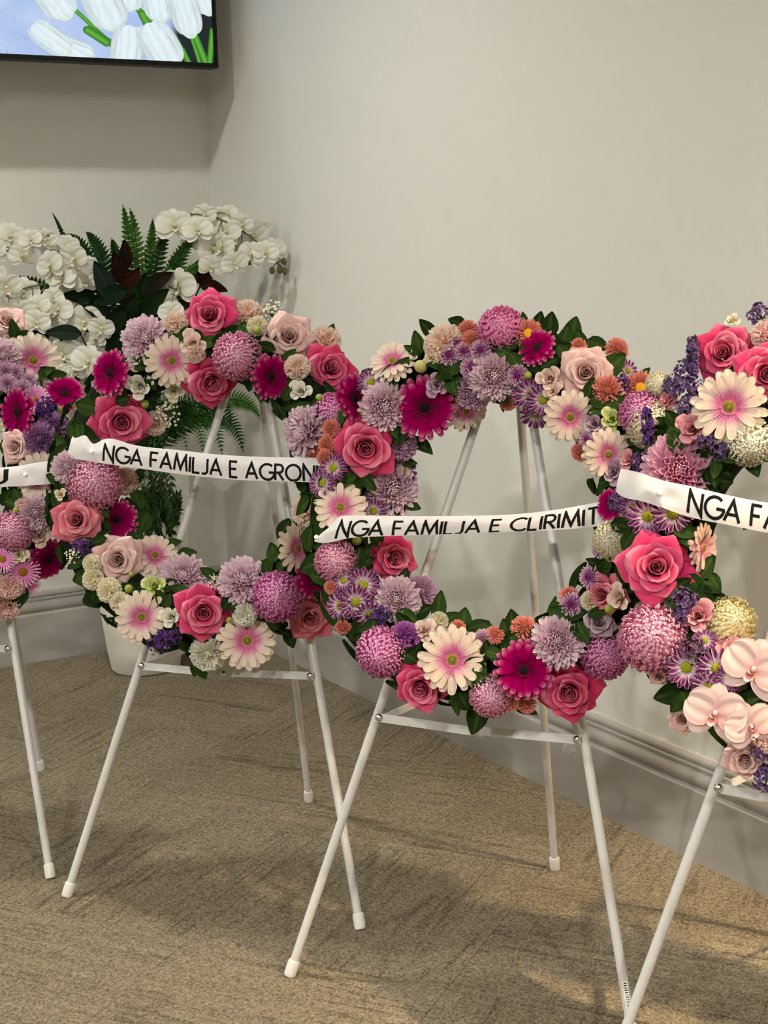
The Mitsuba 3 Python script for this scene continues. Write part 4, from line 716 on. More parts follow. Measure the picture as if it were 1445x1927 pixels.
  ('statice','violet',-0.0872,0.5179,0.1346,0.0156,0.058,-0.132,0.99), ('carnation','pale',-0.0776,0.5336,0.1382,0.0207,0.078,-0.063,0.995), ('carnation','peach',0.2656,0.9579,0.1216,0.03,0.422,0.251,0.871), 
  ('carnation','peach',0.0087,0.5749,0.1344,0.03,-0.012,0.302,0.953), ('rose','pale',0.18,0.5346,0.1073,0.046,0.357,-0.526,0.772), ('rose','hot',0.249,0.8709,0.142,0.048,0.008,0.002,1), 
  ('lisianthus','blush',0.2978,0.7369,0.1257,0.028,0.43,-0.091,0.898), ('daisy','purple',0.2455,1.0154,0.0958,0.026,0.546,0.479,0.687), ('ball','pink',0.2252,0.655,0.1413,0.045,0.075,-0.048,0.996), 
  ('rose','hot',0.2108,0.9941,0.1363,0.048,0.193,0.177,0.965), ('gerbera','magenta',0.0221,1.0103,0.1256,0.045,-0.046,-0.439,0.897), ('aster','salmon',-0.0844,1.0079,0.1339,0.018,0.117,-0.288,0.951), 
  ('daisy','purple',0.1177,1.0641,0.1351,0.026,0.117,0.262,0.958), ('lisianthus','blush',0.0743,1.1023,0.1193,0.028,0.123,0.502,0.856), ('statice','violet',-0.0364,0.5202,0.1379,0.024,-0.028,-0.219,0.975), 
  ('statice','violet',0.2068,0.8268,0.123,0.024,-0.47,-0.061,0.881), ('statice','violet',0.1125,1.02,0.1412,0.024,-0.045,-0.088,0.995), ('aster','salmon',0.1497,1.0792,0.1129,0.018,0.275,0.514,0.813), 
  ('ball','pink',0.1826,0.7129,0.1167,0.045,-0.492,0.234,0.839), ('gerbera','cream',0.183,0.9041,0.1247,0.047,-0.393,-0.224,0.892), ('deco','lilac',0.1016,0.5968,0.1353,0.038,-0.127,0.253,0.959), 
  ('carnation','peach',0.0326,0.6122,0.0985,0.03,-0.121,0.697,0.707), ('daisy','purple',0.2423,0.7689,0.1407,0.026,-0.123,0.016,0.992), ('deco','lilac',0.1814,0.5888,0.1391,0.038,0.121,-0.141,0.983), 
  ('aster','salmon',0.2423,0.8109,0.1404,0.018,-0.139,-0.006,0.99), ('gerbera','magenta',0.0858,0.5258,0.136,0.045,0.08,-0.257,0.963), ('lisianthus','blush',0.129,0.9501,0.1112,0.028,-0.391,-0.454,0.801), 
  ('carnation','peach',-0.0517,0.567,0.1394,0.03,0.038,0.171,0.984), ('statice','violet',0.12,1.1024,0.0986,0.024,0.26,0.656,0.709), ('statice','violet',-0.0769,1.0639,0.14,0.024,-0.043,0.147,0.988), 
  ('statice','violet',-0.0725,0.9732,0.0914,0.024,0.293,-0.699,0.652), ('carnation','peach',0.1539,0.6464,0.1299,0.03,-0.268,0.268,0.925), ('carnation','peach',-0.011,1.1251,0.0988,0.03,-0.024,0.704,0.71), 
  ('statice','violet',-0.048,1.0186,0.1336,0.024,0.068,-0.309,0.949), ('carnation','peach',0.0095,0.5318,0.1413,0.03,0.003,-0.093,0.996), ('gerbera','cream',-0.0911,1.1092,0.1045,0.047,-0.186,0.632,0.752), 
  ('ball','pink',0.2972,0.8102,0.1306,0.045,0.368,0.013,0.93), ('daisy','purple',-0.0066,0.4831,0.1127,0.026,-0.012,-0.585,0.811), ('ball','pink',0.0276,1.085,0.1363,0.045,0.025,0.259,0.966), 
  ('statice','violet',0.0822,1.0525,0.1416,0.024,0.021,0.065,0.998), ('daisy','purple',0.2432,0.7224,0.142,0.026,-0.023,0.007,1), ('ball','pink',-0.0495,0.6178,0.0941,0.045,0.194,0.713,0.674), 
  ('statice','violet',0.149,1.0044,0.1418,0.024,-0.027,-0.037,0.999), ('daisy','purple',0.1989,0.7752,0.1145,0.026,-0.563,0.07,0.823), ('statice','violet',-0.0216,1.0993,0.1289,0.024,-0.028,0.394,0.919), 
  ('aster','salmon',-0.0243,0.9882,0.0966,0.018,0.092,-0.715,0.693), ('aster','salmon',0.271,0.7029,0.1357,0.018,0.259,-0.093,0.962), ('daisy','purple',0.0791,0.9888,0.1194,0.026,-0.2,-0.476,0.856), 
  ('statice','violet',-0.0375,1.0548,0.142,0.024,0.001,-0.004,1), ('aster','salmon',0.2353,0.5791,0.1037,0.018,0.485,-0.455,0.747), ('gerbera','cream',0.316,0.8791,0.0978,0.047,0.691,0.173,0.702), 
  ('aster','salmon',0.2251,0.9462,0.1413,0.018,0.079,0.051,0.996), ('aster','salmon',0.0574,0.5812,0.1348,0.018,-0.074,0.284,0.956), ('aster','salmon',0.1461,0.974,0.1353,0.018,-0.182,-0.216,0.959), 
  ('carnation','peach',0.2965,0.6844,0.111,0.03,0.56,-0.218,0.799), ('lisianthus','blush',0.283,0.9115,0.1258,0.028,0.407,0.16,0.899), ('statice','violet',0.1416,0.6747,0.0949,0.024,-0.549,0.486,0.68), 
  ('carnation','peach',0.0566,0.4867,0.1107,0.03,0.107,-0.594,0.797), ],}
LEAVES = {
 1: [
  (0.1541,1.112,0.0514,0.0489,-0.09,0.93,0.35,0.61,0.21,0.76), (0.1819,1.0985,0.0495,0.0464,0.95,0.26,0.14,0.71,0.27,0.66), (0.1757,1.0838,0.0588,0.0417,0.94,-0.33,0.05,0.7,0.15,0.69), 
  (0.2389,1.016,0.0628,0.0505,0.84,0.53,-0.1,0.2,0.41,0.89), (0.2614,1.0148,0.0526,0.0414,0.93,0.24,-0.29,0.57,0.01,0.82), (0.2966,0.906,0.0805,0.0407,0.52,-0.84,-0.17,0.43,0.43,0.79), 
  (0.2934,0.8891,0.1006,0.0382,0.95,-0.31,-0.02,0.46,0.01,0.89), (0.3028,0.8964,0.0619,0.0409,0.29,-0.95,0.09,0.33,-0.14,0.93), (0.2127,0.7498,0.1396,0.0377,0.49,0.87,0.04,0.62,0.13,0.78), 
  (0.2364,0.755,0.1419,0.0376,-0.38,0.92,0.13,0.37,-0.25,0.9), (0.2265,0.7358,0.142,0.0376,-0.93,0.3,0.19,0.71,0.16,0.68), (0.2171,0.5583,0.0579,0.0497,-0.17,-0.98,-0.12,0.38,0.35,0.85), 
  (0.2,0.5459,0.0593,0.0384,-0.36,-0.92,-0.13,0.42,-0.25,0.87), (0.2751,0.9302,0.1076,0.0337,-0.71,-0.45,0.54,0.26,0.16,0.95), (0.2407,1.0211,0.06,0.0345,-0.68,0.38,0.63,0.1,0.37,0.92), ],
 2: [
  (-0.0881,1.0691,0.1415,0.036,0.28,0.88,0.38,0.32,0.08,0.94), (-0.1074,1.0507,0.1417,0.036,0.92,0.25,-0.3,0.58,-0.19,0.79), (-0.1632,1.0324,0.1417,0.0319,0.71,-0.71,0.04,0.61,-0.19,0.77), 
  (-0.161,1.0165,0.1388,0.0319,0.89,0.26,-0.36,0.63,0.36,0.68), (-0.1296,1.0064,0.1281,0.0405,0.53,-0.83,-0.17,0.51,-0.29,0.81), (-0.1395,1.0365,0.1411,0.0319,-0.44,0.81,0.39,0.03,0.3,0.95), 
  (-0.0823,1.0855,0.1381,0.0276,0.55,0.81,0.21,0.22,-0.34,0.92), (-0.1476,0.9911,0.1224,0.0363,0.48,-0.82,-0.3,0.18,-0.05,0.98), (-0.2022,0.9571,0.1257,0.0321,0.95,0.31,0.05,0.63,-0.02,0.77), 
  (0.1699,0.9419,0.1418,0.0348,0.94,0.34,-0,0.54,0.28,0.8), (0.1893,0.9427,0.1385,0.0348,0.27,0.85,0.46,0.48,0.34,0.81), (0.1558,0.9321,0.141,0.0308,-0.74,-0.29,0.6,0.48,0.42,0.77), 
  (0.1933,0.9226,0.1401,0.0368,-0,-0.98,-0.21,-0.05,-0.32,0.94), (0.0615,1.0529,0.1403,0.0354,0.28,0.85,0.44,0.21,-0.1,0.97), (0.0694,1.0271,0.1419,0.0353,-0.12,0.93,0.35,0.07,-0.4,0.92), 
  (0.1315,1.0424,0.1276,0.0332,0.77,0.64,0.03,0.29,0.12,0.95), (0.177,1.1072,0.0346,0.0385,0.38,0.9,0.24,-0.03,-0.35,0.94), (0.1369,0.9668,0.1417,0.0309,0.56,0.78,0.3,0.56,0.02,0.83), 
  (-0.2355,0.7436,0.0987,0.0366,0.6,-0.8,0.02,0.47,-0.27,0.84), (-0.2235,0.6945,0.1158,0.0383,0.77,0.63,0.05,0.71,0.31,0.63), (-0.2296,0.6807,0.1277,0.0361,-0.88,-0.4,0.26,0.01,0.46,0.89), 
  (-0.1977,0.823,0.0399,0.0438,0.47,0.88,-0.01,0.1,0.16,0.98), (-0.1975,0.7754,0.0409,0.0459,0.45,-0.89,0.05,0.59,0.3,0.75), (-0.1814,0.7284,0.0423,0.0501,-0.13,-0.94,0.31,0.6,0.34,0.72), 
  (-0.1849,0.7009,0.0535,0.0455,0.6,-0.8,0.04,0.46,0.42,0.79), (-0.189,0.6768,0.0826,0.0386,0.8,-0.44,-0.41,0.03,-0.2,0.98), (-0.207,0.7583,0.049,0.0436,-0.41,0.91,0.09,0.41,0.06,0.91), 
  (-0.1177,0.6927,0.034,0.0368,0.91,0.24,-0.34,0.51,0.22,0.83), (-0.0851,0.6718,0.0355,0.0431,0.98,0.2,-0.01,0.56,0.22,0.8), (-0.0893,0.5796,0.1356,0.0374,-0.29,0.74,0.6,0.68,0.25,0.69), 
  (-0.0723,0.5753,0.1366,0.0373,0.42,0.85,0.33,0.32,-0.15,0.93), (-0.0352,0.5769,0.1361,0.0351,-0.53,0.83,0.17,0.14,0.14,0.98), (0.0155,0.6263,0.1017,0.0354,0.48,0.88,0.02,0.58,0.47,0.67), 
  (-0.029,0.6358,0.0563,0.0383,-0.85,0.44,0.28,0.18,0.13,0.97), (0.0328,0.6315,0.1059,0.0353,0.87,0.47,0.17,0.7,-0.11,0.71), (0.1183,0.6433,0.139,0.0305,-0.3,0.89,0.34,0.33,0.37,0.87), 
  (0.1499,0.649,0.142,0.0304,0.48,0.88,0.03,0,0.17,0.99), (0.132,0.5327,0.0836,0.0371,0.82,-0.44,-0.37,0.16,0.51,0.85), (0.1434,0.519,0.0544,0.0374,0.37,-0.91,-0.18,0.3,0.48,0.83), 
  (0.1269,0.5418,0.1085,0.0307,-0.71,0.42,0.56,0.05,-0.15,0.99), (-0.0309,0.4562,0.0534,0.0486,0.46,-0.87,-0.16,-0.06,0.28,0.96), (-0.0421,0.4537,0.0523,0.0317,-0.1,-0.99,0.01,0.37,-0.2,0.91), 
  (-0.012,0.4612,0.0553,0.0379,0.89,0.4,-0.22,0.32,0.02,0.95), (0.0513,0.5801,0.1414,0.0408,0.42,0.9,-0.11,0.59,0.26,0.76), (-0.0586,0.5073,0.1304,0.0351,0.99,-0.11,-0.05,0.56,0.46,0.69), 
  (0.068,0.5614,0.1405,0.0367,0.7,-0.58,-0.41,0.42,0.47,0.78), (-0.0876,0.5012,0.1247,0.0312,0.88,0.4,-0.26,0.1,0.38,0.92), ],
 3: [
  (-0.1198,1.0778,0.1285,0.0427,-0.33,0.94,0.1,0.26,0.08,0.96), (-0.1375,1.1213,0.0547,0.0402,-0.52,0.63,0.58,0.52,0.13,0.85), (-0.0816,1.1307,0.0608,0.0322,-0.7,0.15,0.7,0.68,-0.26,0.69), 
  (-0.1261,1.0626,0.1351,0.0333,-0.73,0.36,0.58,0.08,0.27,0.96), (-0.1379,1.0341,0.1411,0.0425,0.62,0.73,0.27,0.41,0.12,0.91), (-0.158,1.0232,0.1409,0.0408,-0.65,-0.32,0.69,0.09,-0.2,0.98), 
  (-0.1497,0.9999,0.1411,0.0296,-0.25,-0.97,0.04,-0.06,0.27,0.96), (-0.1426,1.0177,0.142,0.0333,0.94,-0.28,-0.2,0.49,0.41,0.77), (-0.2057,1.0259,0.1274,0.0225,-0.92,0.08,0.38,0.22,0.4,0.89), 
  (-0.0767,1.0346,0.1409,0.0366,-0.83,0.04,0.55,0.4,0.43,0.81), (-0.0457,1.0385,0.1402,0.0383,0.32,0.94,0.11,0.52,0.42,0.74), (-0.0511,1.0093,0.1278,0.0457,0.32,-0.93,0.18,-0.09,0.34,0.94), 
  (-0.0641,1.0215,0.1362,0.0329,0.85,0.43,-0.3,-0.06,-0.31,0.95), (-0.039,1.0002,0.1176,0.0366,0.45,-0.89,0.09,0.6,-0.03,0.8), (-0.0621,1.0282,0.1384,0.0365,-0.65,0.71,0.27,0.45,0.09,0.89), 
  (-0.1242,0.9162,0.0535,0.0474,0.82,-0.58,-0.03,0.57,0.08,0.82), (-0.1584,0.9326,0.1172,0.0429,0.6,-0.79,0.07,0.62,0.32,0.72), (-0.149,0.929,0.104,0.043,-0.05,-1,0.07,0.34,0.02,0.94), 
  (-0.1475,0.8879,0.0541,0.0323,0.95,-0.09,-0.3,-0.03,0.04,1), (-0.0475,0.9554,0.0502,0.0225,0.82,-0.22,-0.53,0.55,-0.25,0.8), (0.0286,1.0686,0.1409,0.0378,-0.8,0.4,0.44,0.33,0.07,0.94), 
  (0.0513,1.0802,0.1366,0.0378,0.25,0.97,-0.07,0.02,-0.19,0.98), (0.0582,1.0423,0.1416,0.0376,0.54,-0.83,-0.14,0.29,0.23,0.93), (0.0387,1.0597,0.1418,0.0305,0.86,-0.45,-0.23,0.02,-0.08,1), 
  (0.0383,1.1334,0.0615,0.0279,-0.15,0.92,0.37,0.63,0.03,0.78), (0.064,1.1276,0.0623,0.0407,0.22,0.97,0.12,0.49,0.37,0.79), (0.0837,1.1263,0.0603,0.0424,0.17,0.95,0.25,0.44,-0.36,0.82), 
  (0.1114,1.0833,0.124,0.0412,-0.43,0.75,0.5,0.24,0.04,0.97), (0.1243,1.0952,0.1047,0.0414,0.32,0.94,0.13,0.59,-0.33,0.74), (0.1235,1.1178,0.0575,0.044,0.23,0.96,0.15,0.27,-0.14,0.95), 
  (0.1341,1.0567,0.1337,0.039,0.47,-0.79,-0.4,0.38,0.2,0.91), (0.1163,1.0429,0.1408,0.039,0.74,0.58,-0.32,0.6,0.35,0.72), (0.1273,1.0691,0.129,0.0356,0.85,0.43,-0.32,0.6,-0.32,0.73), 
  (0.1392,1.1003,0.0633,0.0365,-0.31,0.85,0.42,0.23,0.36,0.91), (0.1682,1.0924,0.0593,0.04,0.86,-0.24,-0.44,0.62,-0.3,0.73), (0.2068,1.046,0.1002,0.0568,0.64,0.76,-0.12,-0.06,0.04,1), 
  (0.2464,1.0461,0.0521,0.0269,0.68,0.73,0.05,0.57,0.28,0.78), (0.1851,1.0027,0.1393,0.035,0.27,0.96,0.01,-0.14,0.28,0.95), (0.2026,0.9799,0.1401,0.0366,0.94,-0.29,-0.18,-0.05,0.17,0.98), 
  (0.1998,0.9669,0.1417,0.0383,-0.79,-0.44,0.42,0.29,0.17,0.94), (0.2311,0.978,0.1317,0.04,0.84,-0.43,-0.35,0.61,-0.21,0.77), (0.2168,0.9918,0.1331,0.0349,0.85,0.52,0.02,0.17,0.1,0.98), 
  (0.0335,0.9959,0.1135,0.0363,0.23,-0.97,-0.11,0.01,-0.28,0.96), (0.0279,0.9836,0.0872,0.0275,0.01,-0.96,0.28,-0.11,0.29,0.95), (0.0191,0.9922,0.1047,0.031,-0.81,-0.13,0.57,0.55,-0.05,0.83), 
  (0.0701,1.0573,0.1413,0.0322,-0.24,0.97,0.08,-0.12,-0.31,0.94), (-0.2556,0.8396,0.1419,0.0336,0.63,0.72,-0.29,0.28,-0.15,0.95), (-0.2227,0.8406,0.1324,0.041,0.93,0.37,-0.03,0.49,0.43,0.75), 
  (-0.1951,0.8455,0.1076,0.0431,0.6,-0.69,-0.4,-0.03,-0.02,1), (-0.2329,0.8483,0.1376,0.0373,-0.23,0.96,0.15,-0.05,0.39,0.92), (-0.2105,0.8318,0.1225,0.0392,0.48,-0.88,0.08,0.57,-0.28,0.78), 
  (-0.1685,0.8827,0.0805,0.034,0.73,0.68,-0.06,0.68,-0.16,0.72), (-0.1407,0.8158,0.0356,0.0324,0.85,-0.24,-0.47,0.26,0.14,0.96), (-0.164,0.8101,0.0492,0.0323,-0.66,0.19,0.73,0.37,-0.2,0.91), 
  (-0.2648,0.7987,0.142,0.0224,-0.9,0.07,0.43,0.29,0.36,0.89), (-0.2116,0.7205,0.1323,0.0407,0.82,-0.24,-0.53,0.01,-0.16,0.99), (-0.194,0.7137,0.1223,0.0426,0.26,0.95,0.19,0.58,0.27,0.77), 
  (-0.1847,0.7249,0.1064,0.0372,0.44,0.9,-0.02,0.14,0.45,0.88), (-0.1925,0.6881,0.1304,0.0332,0.12,-0.97,0.23,0.38,-0.05,0.92), (-0.252,0.6746,0.1395,0.0408,-0.87,0.25,0.42,0.45,0.43,0.78), 
  (-0.2395,0.7268,0.141,0.0315,0.26,0.89,0.38,0.25,0.47,0.85), (-0.1351,0.6929,0.0547,0.032,0.26,0.97,-0.04,0.5,0.39,0.78), (-0.1845,0.7549,0.0804,0.0376,-0.34,0.74,0.58,0.54,0.24,0.8), 
  (-0.1465,0.5969,0.1412,0.0399,-0.16,-0.97,-0.17,0.17,0.13,0.98), (-0.1562,0.6005,0.1416,0.0309,-0.74,-0.58,0.33,0.66,-0.06,0.75), (-0.206,0.6142,0.1403,0.0312,-0.3,-0.95,-0.06,-0.02,0.04,1), 
  (-0.096,0.6245,0.1108,0.0401,0.9,-0.41,-0.14,-0.06,0.22,0.97), (-0.1028,0.619,0.1204,0.0327,-0.66,0.55,0.51,-0.01,-0.01,1), (-0.0893,0.6367,0.071,0.037,0.78,0.58,-0.24,0.41,0.16,0.9), 
  (-0.07,0.6484,0.0526,0.052,0.07,1,-0.04,0.64,0.34,0.69), (-0.0454,0.6275,0.0599,0.0406,0.73,0.58,-0.36,0.14,-0.21,0.97), (-0.0209,0.6269,0.0579,0.0441,0.06,1,-0.07,0.25,-0.07,0.97), 
  (0.0071,0.62,0.0618,0.042,0.91,0.41,-0.05,0.43,0.4,0.81), (-0.0695,0.5689,0.1398,0.0358,0.64,0.73,0.24,0.68,0.18,0.71), (-0.077,0.5596,0.1417,0.0358,0.9,-0.41,-0.16,0.21,-0.02,0.98), 
  (0.0388,0.6141,0.0995,0.0358,0.72,-0.69,-0.03,0.05,0.04,1), (0.0699,0.6157,0.1126,0.039,-0.13,0.91,0.39,0.47,-0.17,0.86), (0.0714,0.6303,0.0857,0.0466,-0,0.87,0.49,0.34,0.41,0.85), 
  (0.1044,0.6028,0.1345,0.0384,0.9,-0.08,-0.43,-0.09,-0.04,1), (0.0492,0.5816,0.1342,0.0352,0.05,0.91,0.41,0.48,-0.15,0.86), (0.0344,0.5566,0.1411,0.0387,0.8,0.57,-0.18,0.35,-0.13,0.93), 
  (0.0425,0.5381,0.1415,0.0456,-0.16,-0.94,0.3,0.28,0.5,0.82), (0.0532,0.5292,0.1395,0.0385,0.47,-0.8,-0.38,0.23,0.16,0.96), (0.0643,0.576,0.1382,0.0298,0.93,-0.25,-0.27,0.16,0.32,0.94), 
  (0.0015,0.4912,0.1217,0.0391,0.29,-0.96,0.02,0.55,0.4,0.73), (0.016,0.4967,0.126,0.0354,0.47,-0.8,-0.37,0.22,0.43,0.87), (0.0289,0.4715,0.0841,0.0555,-0.29,-0.95,-0.08,-0.01,0.37,0.93), 
  (0.1094,0.4922,0.0908,0.0388,0.97,-0.24,-0.04,0.09,0.49,0.86), (0.1009,0.497,0.1068,0.0316,-0.87,-0.43,0.24,0.29,0.55,0.79), (0.1716,0.6384,0.1396,0.0517,0.8,-0.58,-0.18,0.27,-0.24,0.93), 
  (0.2028,0.6203,0.1401,0.0428,0.58,-0.81,0.01,0.25,0.05,0.97), (0.1866,0.6189,0.1418,0.0309,-0.43,-0.9,0.03,-0.09,0.38,0.92), (0.1924,0.648,0.1415,0.0343,0.95,0.26,-0.17,-0.08,0.12,0.99), 
  (0.1582,0.6588,0.1288,0.0226,-0.85,0.42,0.33,0.5,0.37,0.78), (0.1308,0.619,0.1348,0.0348,0.5,0.81,0.31,0.44,-0.01,0.9), (0.2889,0.8607,0.1289,0.0257,-0.22,0.97,0.14,0.6,0.05,0.8), 
  (0.2115,0.9268,0.1417,0.0208,0.65,0.71,-0.26,0.21,0.02,0.98), (0.0944,1.0355,0.142,0.0356,0.47,-0.79,-0.39,-0.09,-0.19,0.98), (0.2204,0.8567,0.1374,0.0259,0.75,0.58,-0.32,0.57,0.2,0.8), ],
 4: [
  (-0.2987,0.9797,0.054,0.0403,-0.59,0.28,0.76,0.56,0.13,0.82), (-0.3048,0.968,0.0544,0.0387,-0.92,-0.19,0.33,0.57,-0.09,0.82), (-0.2905,0.986,0.0563,0.0369,-0.34,0.66,0.67,0.31,0.33,0.89), 
  (-0.2523,0.9754,0.1232,0.0372,0.34,0.89,0.31,0.23,-0.22,0.95), (-0.2582,0.9555,0.1279,0.0291,0.67,0.72,-0.17,0.04,-0.04,1), (-0.2517,0.9354,0.1366,0.0385,0.24,-0.96,-0.15,0.39,-0.01,0.92), 
  (-0.3546,0.9534,0.034,0.0223,0.79,-0.39,-0.47,0.07,-0.28,0.96), (-0.1789,1.0546,0.1195,0.0352,-0.12,0.85,0.52,0.61,-0.32,0.72), (-0.1848,1.0459,0.1229,0.0319,0.35,0.85,0.38,0.67,-0.16,0.72), 
  (-0.1576,0.9249,0.1153,0.0364,0.91,-0.26,-0.33,-0.1,-0.12,0.99), (-0.148,0.9193,0.0973,0.0446,0.43,-0.9,0.06,-0.14,0.32,0.94), (-0.1754,0.9205,0.1266,0.0316,0.92,-0.26,-0.27,0.03,0.36,0.93), 
  (-0.1932,0.905,0.1314,0.0364,-0,-0.98,0.21,0.62,0.36,0.7), (-0.1962,0.89,0.1288,0.0317,0.44,-0.89,0.06,0.46,0.03,0.89), (-0.3478,0.8208,0.0542,0.0371,0.97,-0.08,-0.25,-0.09,0.15,0.98), 
  (-0.3106,0.7972,0.12,0.0423,0.49,0.84,0.23,0.23,0.19,0.96), (-0.2248,0.8109,0.1343,0.0397,0.93,-0.25,-0.28,0.61,0.01,0.79), (-0.2143,0.8033,0.1277,0.0445,0.77,0.45,-0.45,0.28,0.37,0.89), 
  (-0.2312,0.8215,0.1374,0.0318,0.08,1,0.03,0.09,0.05,0.99), (-0.3925,0.7602,0.034,0.0343,-0.79,0.39,0.47,0.29,0.5,0.82), (-0.3818,0.743,0.034,0.0376,0.72,0.7,0,0.17,-0.25,0.95), 
  (-0.3744,0.7638,0.0375,0.0341,0.13,0.97,0.18,0.5,0.07,0.86), (-0.1953,0.7639,0.1122,0.0397,0.41,0.91,-0.03,0.09,0.28,0.96), (-0.2049,0.7371,0.1277,0.0363,0.67,-0.7,-0.24,-0.11,0.28,0.95), 
  (-0.1897,0.7336,0.1152,0.0395,0.92,-0.24,-0.32,0.38,0.51,0.77), (-0.1769,0.719,0.1061,0.0411,0.92,-0.06,-0.4,0.1,0.23,0.97), (-0.192,0.7222,0.1217,0.0347,0.48,-0.79,-0.38,0.43,0.42,0.8), 
  (-0.1845,0.7453,0.1024,0.0318,0.53,-0.81,-0.25,0.48,0.09,0.88), (-0.233,0.7257,0.1408,0.0316,0.21,0.97,-0.11,0.36,0.38,0.85), (-0.2327,0.7045,0.1417,0.0284,-0.11,-0.92,0.37,-0.04,0.07,1), 
  (-0.2629,0.7079,0.1391,0.0318,0.49,-0.79,-0.37,0.68,0.21,0.7), (-0.2233,0.7345,0.1375,0.0347,0.78,0.6,-0.18,0.67,0.11,0.73), (-0.233,0.5793,0.1069,0.0462,-0.8,-0.37,0.46,0.49,-0.06,0.87), 
  (-0.2077,0.5994,0.1353,0.0313,-0.67,0.53,0.52,-0.12,0.44,0.89), (-0.1997,0.5723,0.1269,0.036,0.47,-0.78,-0.41,0.13,-0.07,0.99), (-0.2162,0.5669,0.1115,0.0316,-0.55,-0.83,0.07,0.4,0.58,0.71), 
  (-0.2784,0.605,0.0592,0.0246,0.17,-0.92,-0.34,0.4,0.01,0.92), (-0.0903,0.5787,0.1395,0.0349,0.35,0.91,-0.23,0.24,0.29,0.93), (-0.1774,0.5676,0.1335,0.0311,0.37,0.92,-0.13,0.04,0.47,0.88), 
  (-0.158,0.8421,0.0517,0.0324,0.35,0.91,-0.21,0.13,0.34,0.93), (-0.2107,0.8433,0.1283,0.0286,0.89,-0.43,-0.18,-0.11,0.33,0.94), (-0.1343,0.9305,0.0897,0.0287,0.86,-0.43,-0.27,0.53,0.24,0.81), 
  (-0.3797,0.6884,0.034,0.0341,0.79,0.45,-0.41,0.16,-0.24,0.96), (-0.2298,0.6431,0.1392,0.0315,-0.26,0.96,0.09,-0.11,0.38,0.92), ],}
WLAB = {1: 'round flower wreath cut by the left edge, its white ribbon ending in J', 2: 'round flower wreath before the planter, its ribbon reading NGA FAMILJA E AGRONI', 3: 'round flower wreath with the ribbon NGA FAMILJA E CLIRIMIT', 4: 'largest flower wreath at the right edge, with orchids and violet statice'}
rng = np.random.RandomState(11)
for k in (1, 2, 3, 4):
    m, n, v, w, pe = eframe(k)
    t = new_key('flower_wreath'); labels[t] = {'label': WLAB[k], 'category': 'wreath', 'group': 'funeral flower wreaths'}
    cu, cv = CEN[k]
    W2 = np.eye(4); W2[:3, 0], W2[:3, 1], W2[:3, 2], W2[:3, 3] = n, v, w, m
    # the foam ring under the flowers
    an, bn = np.meshgrid(np.linspace(0, 2 * np.pi, 97), np.linspace(0, 2 * np.pi, 25), indexing='ij')
    rad = .046 + .006 * meshkit.noise(np.stack([np.cos(an) * 6, np.sin(an) * 6, np.cos(bn) * 3 + bn * 0], -1), k)
    vv = np.stack([cu + (RING + rad * np.cos(bn)) * np.cos(an), cv + (RING + rad * np.cos(bn)) * np.sin(an), .065 + rad * .9 * np.sin(bn)], -1).reshape(-1, 3)
    add(t + '__foam_ring', MB().add(vv, grid_faces(97, 25), lin((20, 30, 14))).ply('m_floret'), W2)
    labels[t + '__foam_ring'] = {'label': 'dark green ring under the flowers'}
    for i, (kind, col, u, q, z, r, a, b, c) in enumerate(FLOWERS[k]):
        ax = np.array([a, b, c])
        if kind == 'spike':
            y = np.array([-.15, 1, .1]); zz = np.array([a, b, c]); x = np.cross(y, zz); x /= np.linalg.norm(x); y = np.cross(zz, x); y /= np.linalg.norm(y)
            M = W2 @ mat(x, y, zz / np.linalg.norm(zz), (u, q, z)) @ scl(r)
        elif kind == 'orchid':
            zz = ax / np.linalg.norm(ax); up = np.array([[-.5, .8, 0], [.1, 1, 0], [.3, 1, 0]][i % 3]); x = np.cross(up, zz); x /= np.linalg.norm(x)
            M = W2 @ mat(x, np.cross(zz, x), zz, (u, q, z)) @ scl(r)
        else:
            M = W2 @ frame_z(ax, (u, q, z), rng.uniform(0, 6.28), r)
        put_flower(t, kind, col, M, i)
    def put_leaf(pos, ax, nr, L, i):
        ax = np.asarray(ax, float); ax /= np.linalg.norm(ax); nr = np.asarray(nr, float); nr = nr - ax * (nr @ ax); nr /= np.linalg.norm(nr)
        add(new_key(t + '__leaf'), LEAF[i % 6], W2 @ mat(ax, np.cross(nr, ax), nr, pos) @ scl(L))
    for i, (u, q, z, L, a1, a2, a3, b1, b2, b3) in enumerate(LEAVES[k]):
        put_leaf((u, q, z), (a1, a2, a3), (b1, b2, b3), L, i)
    for i in range(190):
        th = i * 2.39996; ph = rng.uniform(-.5, 2.6) if i % 2 else rng.uniform(.3, 2.9)
        o = np.array([math.cos(ph) * math.cos(th), math.cos(ph) * math.sin(th), math.sin(ph)])
        pos = np.array([cu + RING * math.cos(th), cv + RING * math.sin(th), .068]) + o * rng.uniform(.050, .060)
        tg = np.cross(o, rng.normal(size=3)); tg = tg / np.linalg.norm(tg) + o * rng.uniform(.0, .35)
        put_leaf(pos, tg, o + rng.normal(size=3) * .3, rng.uniform(.042, .058), i)

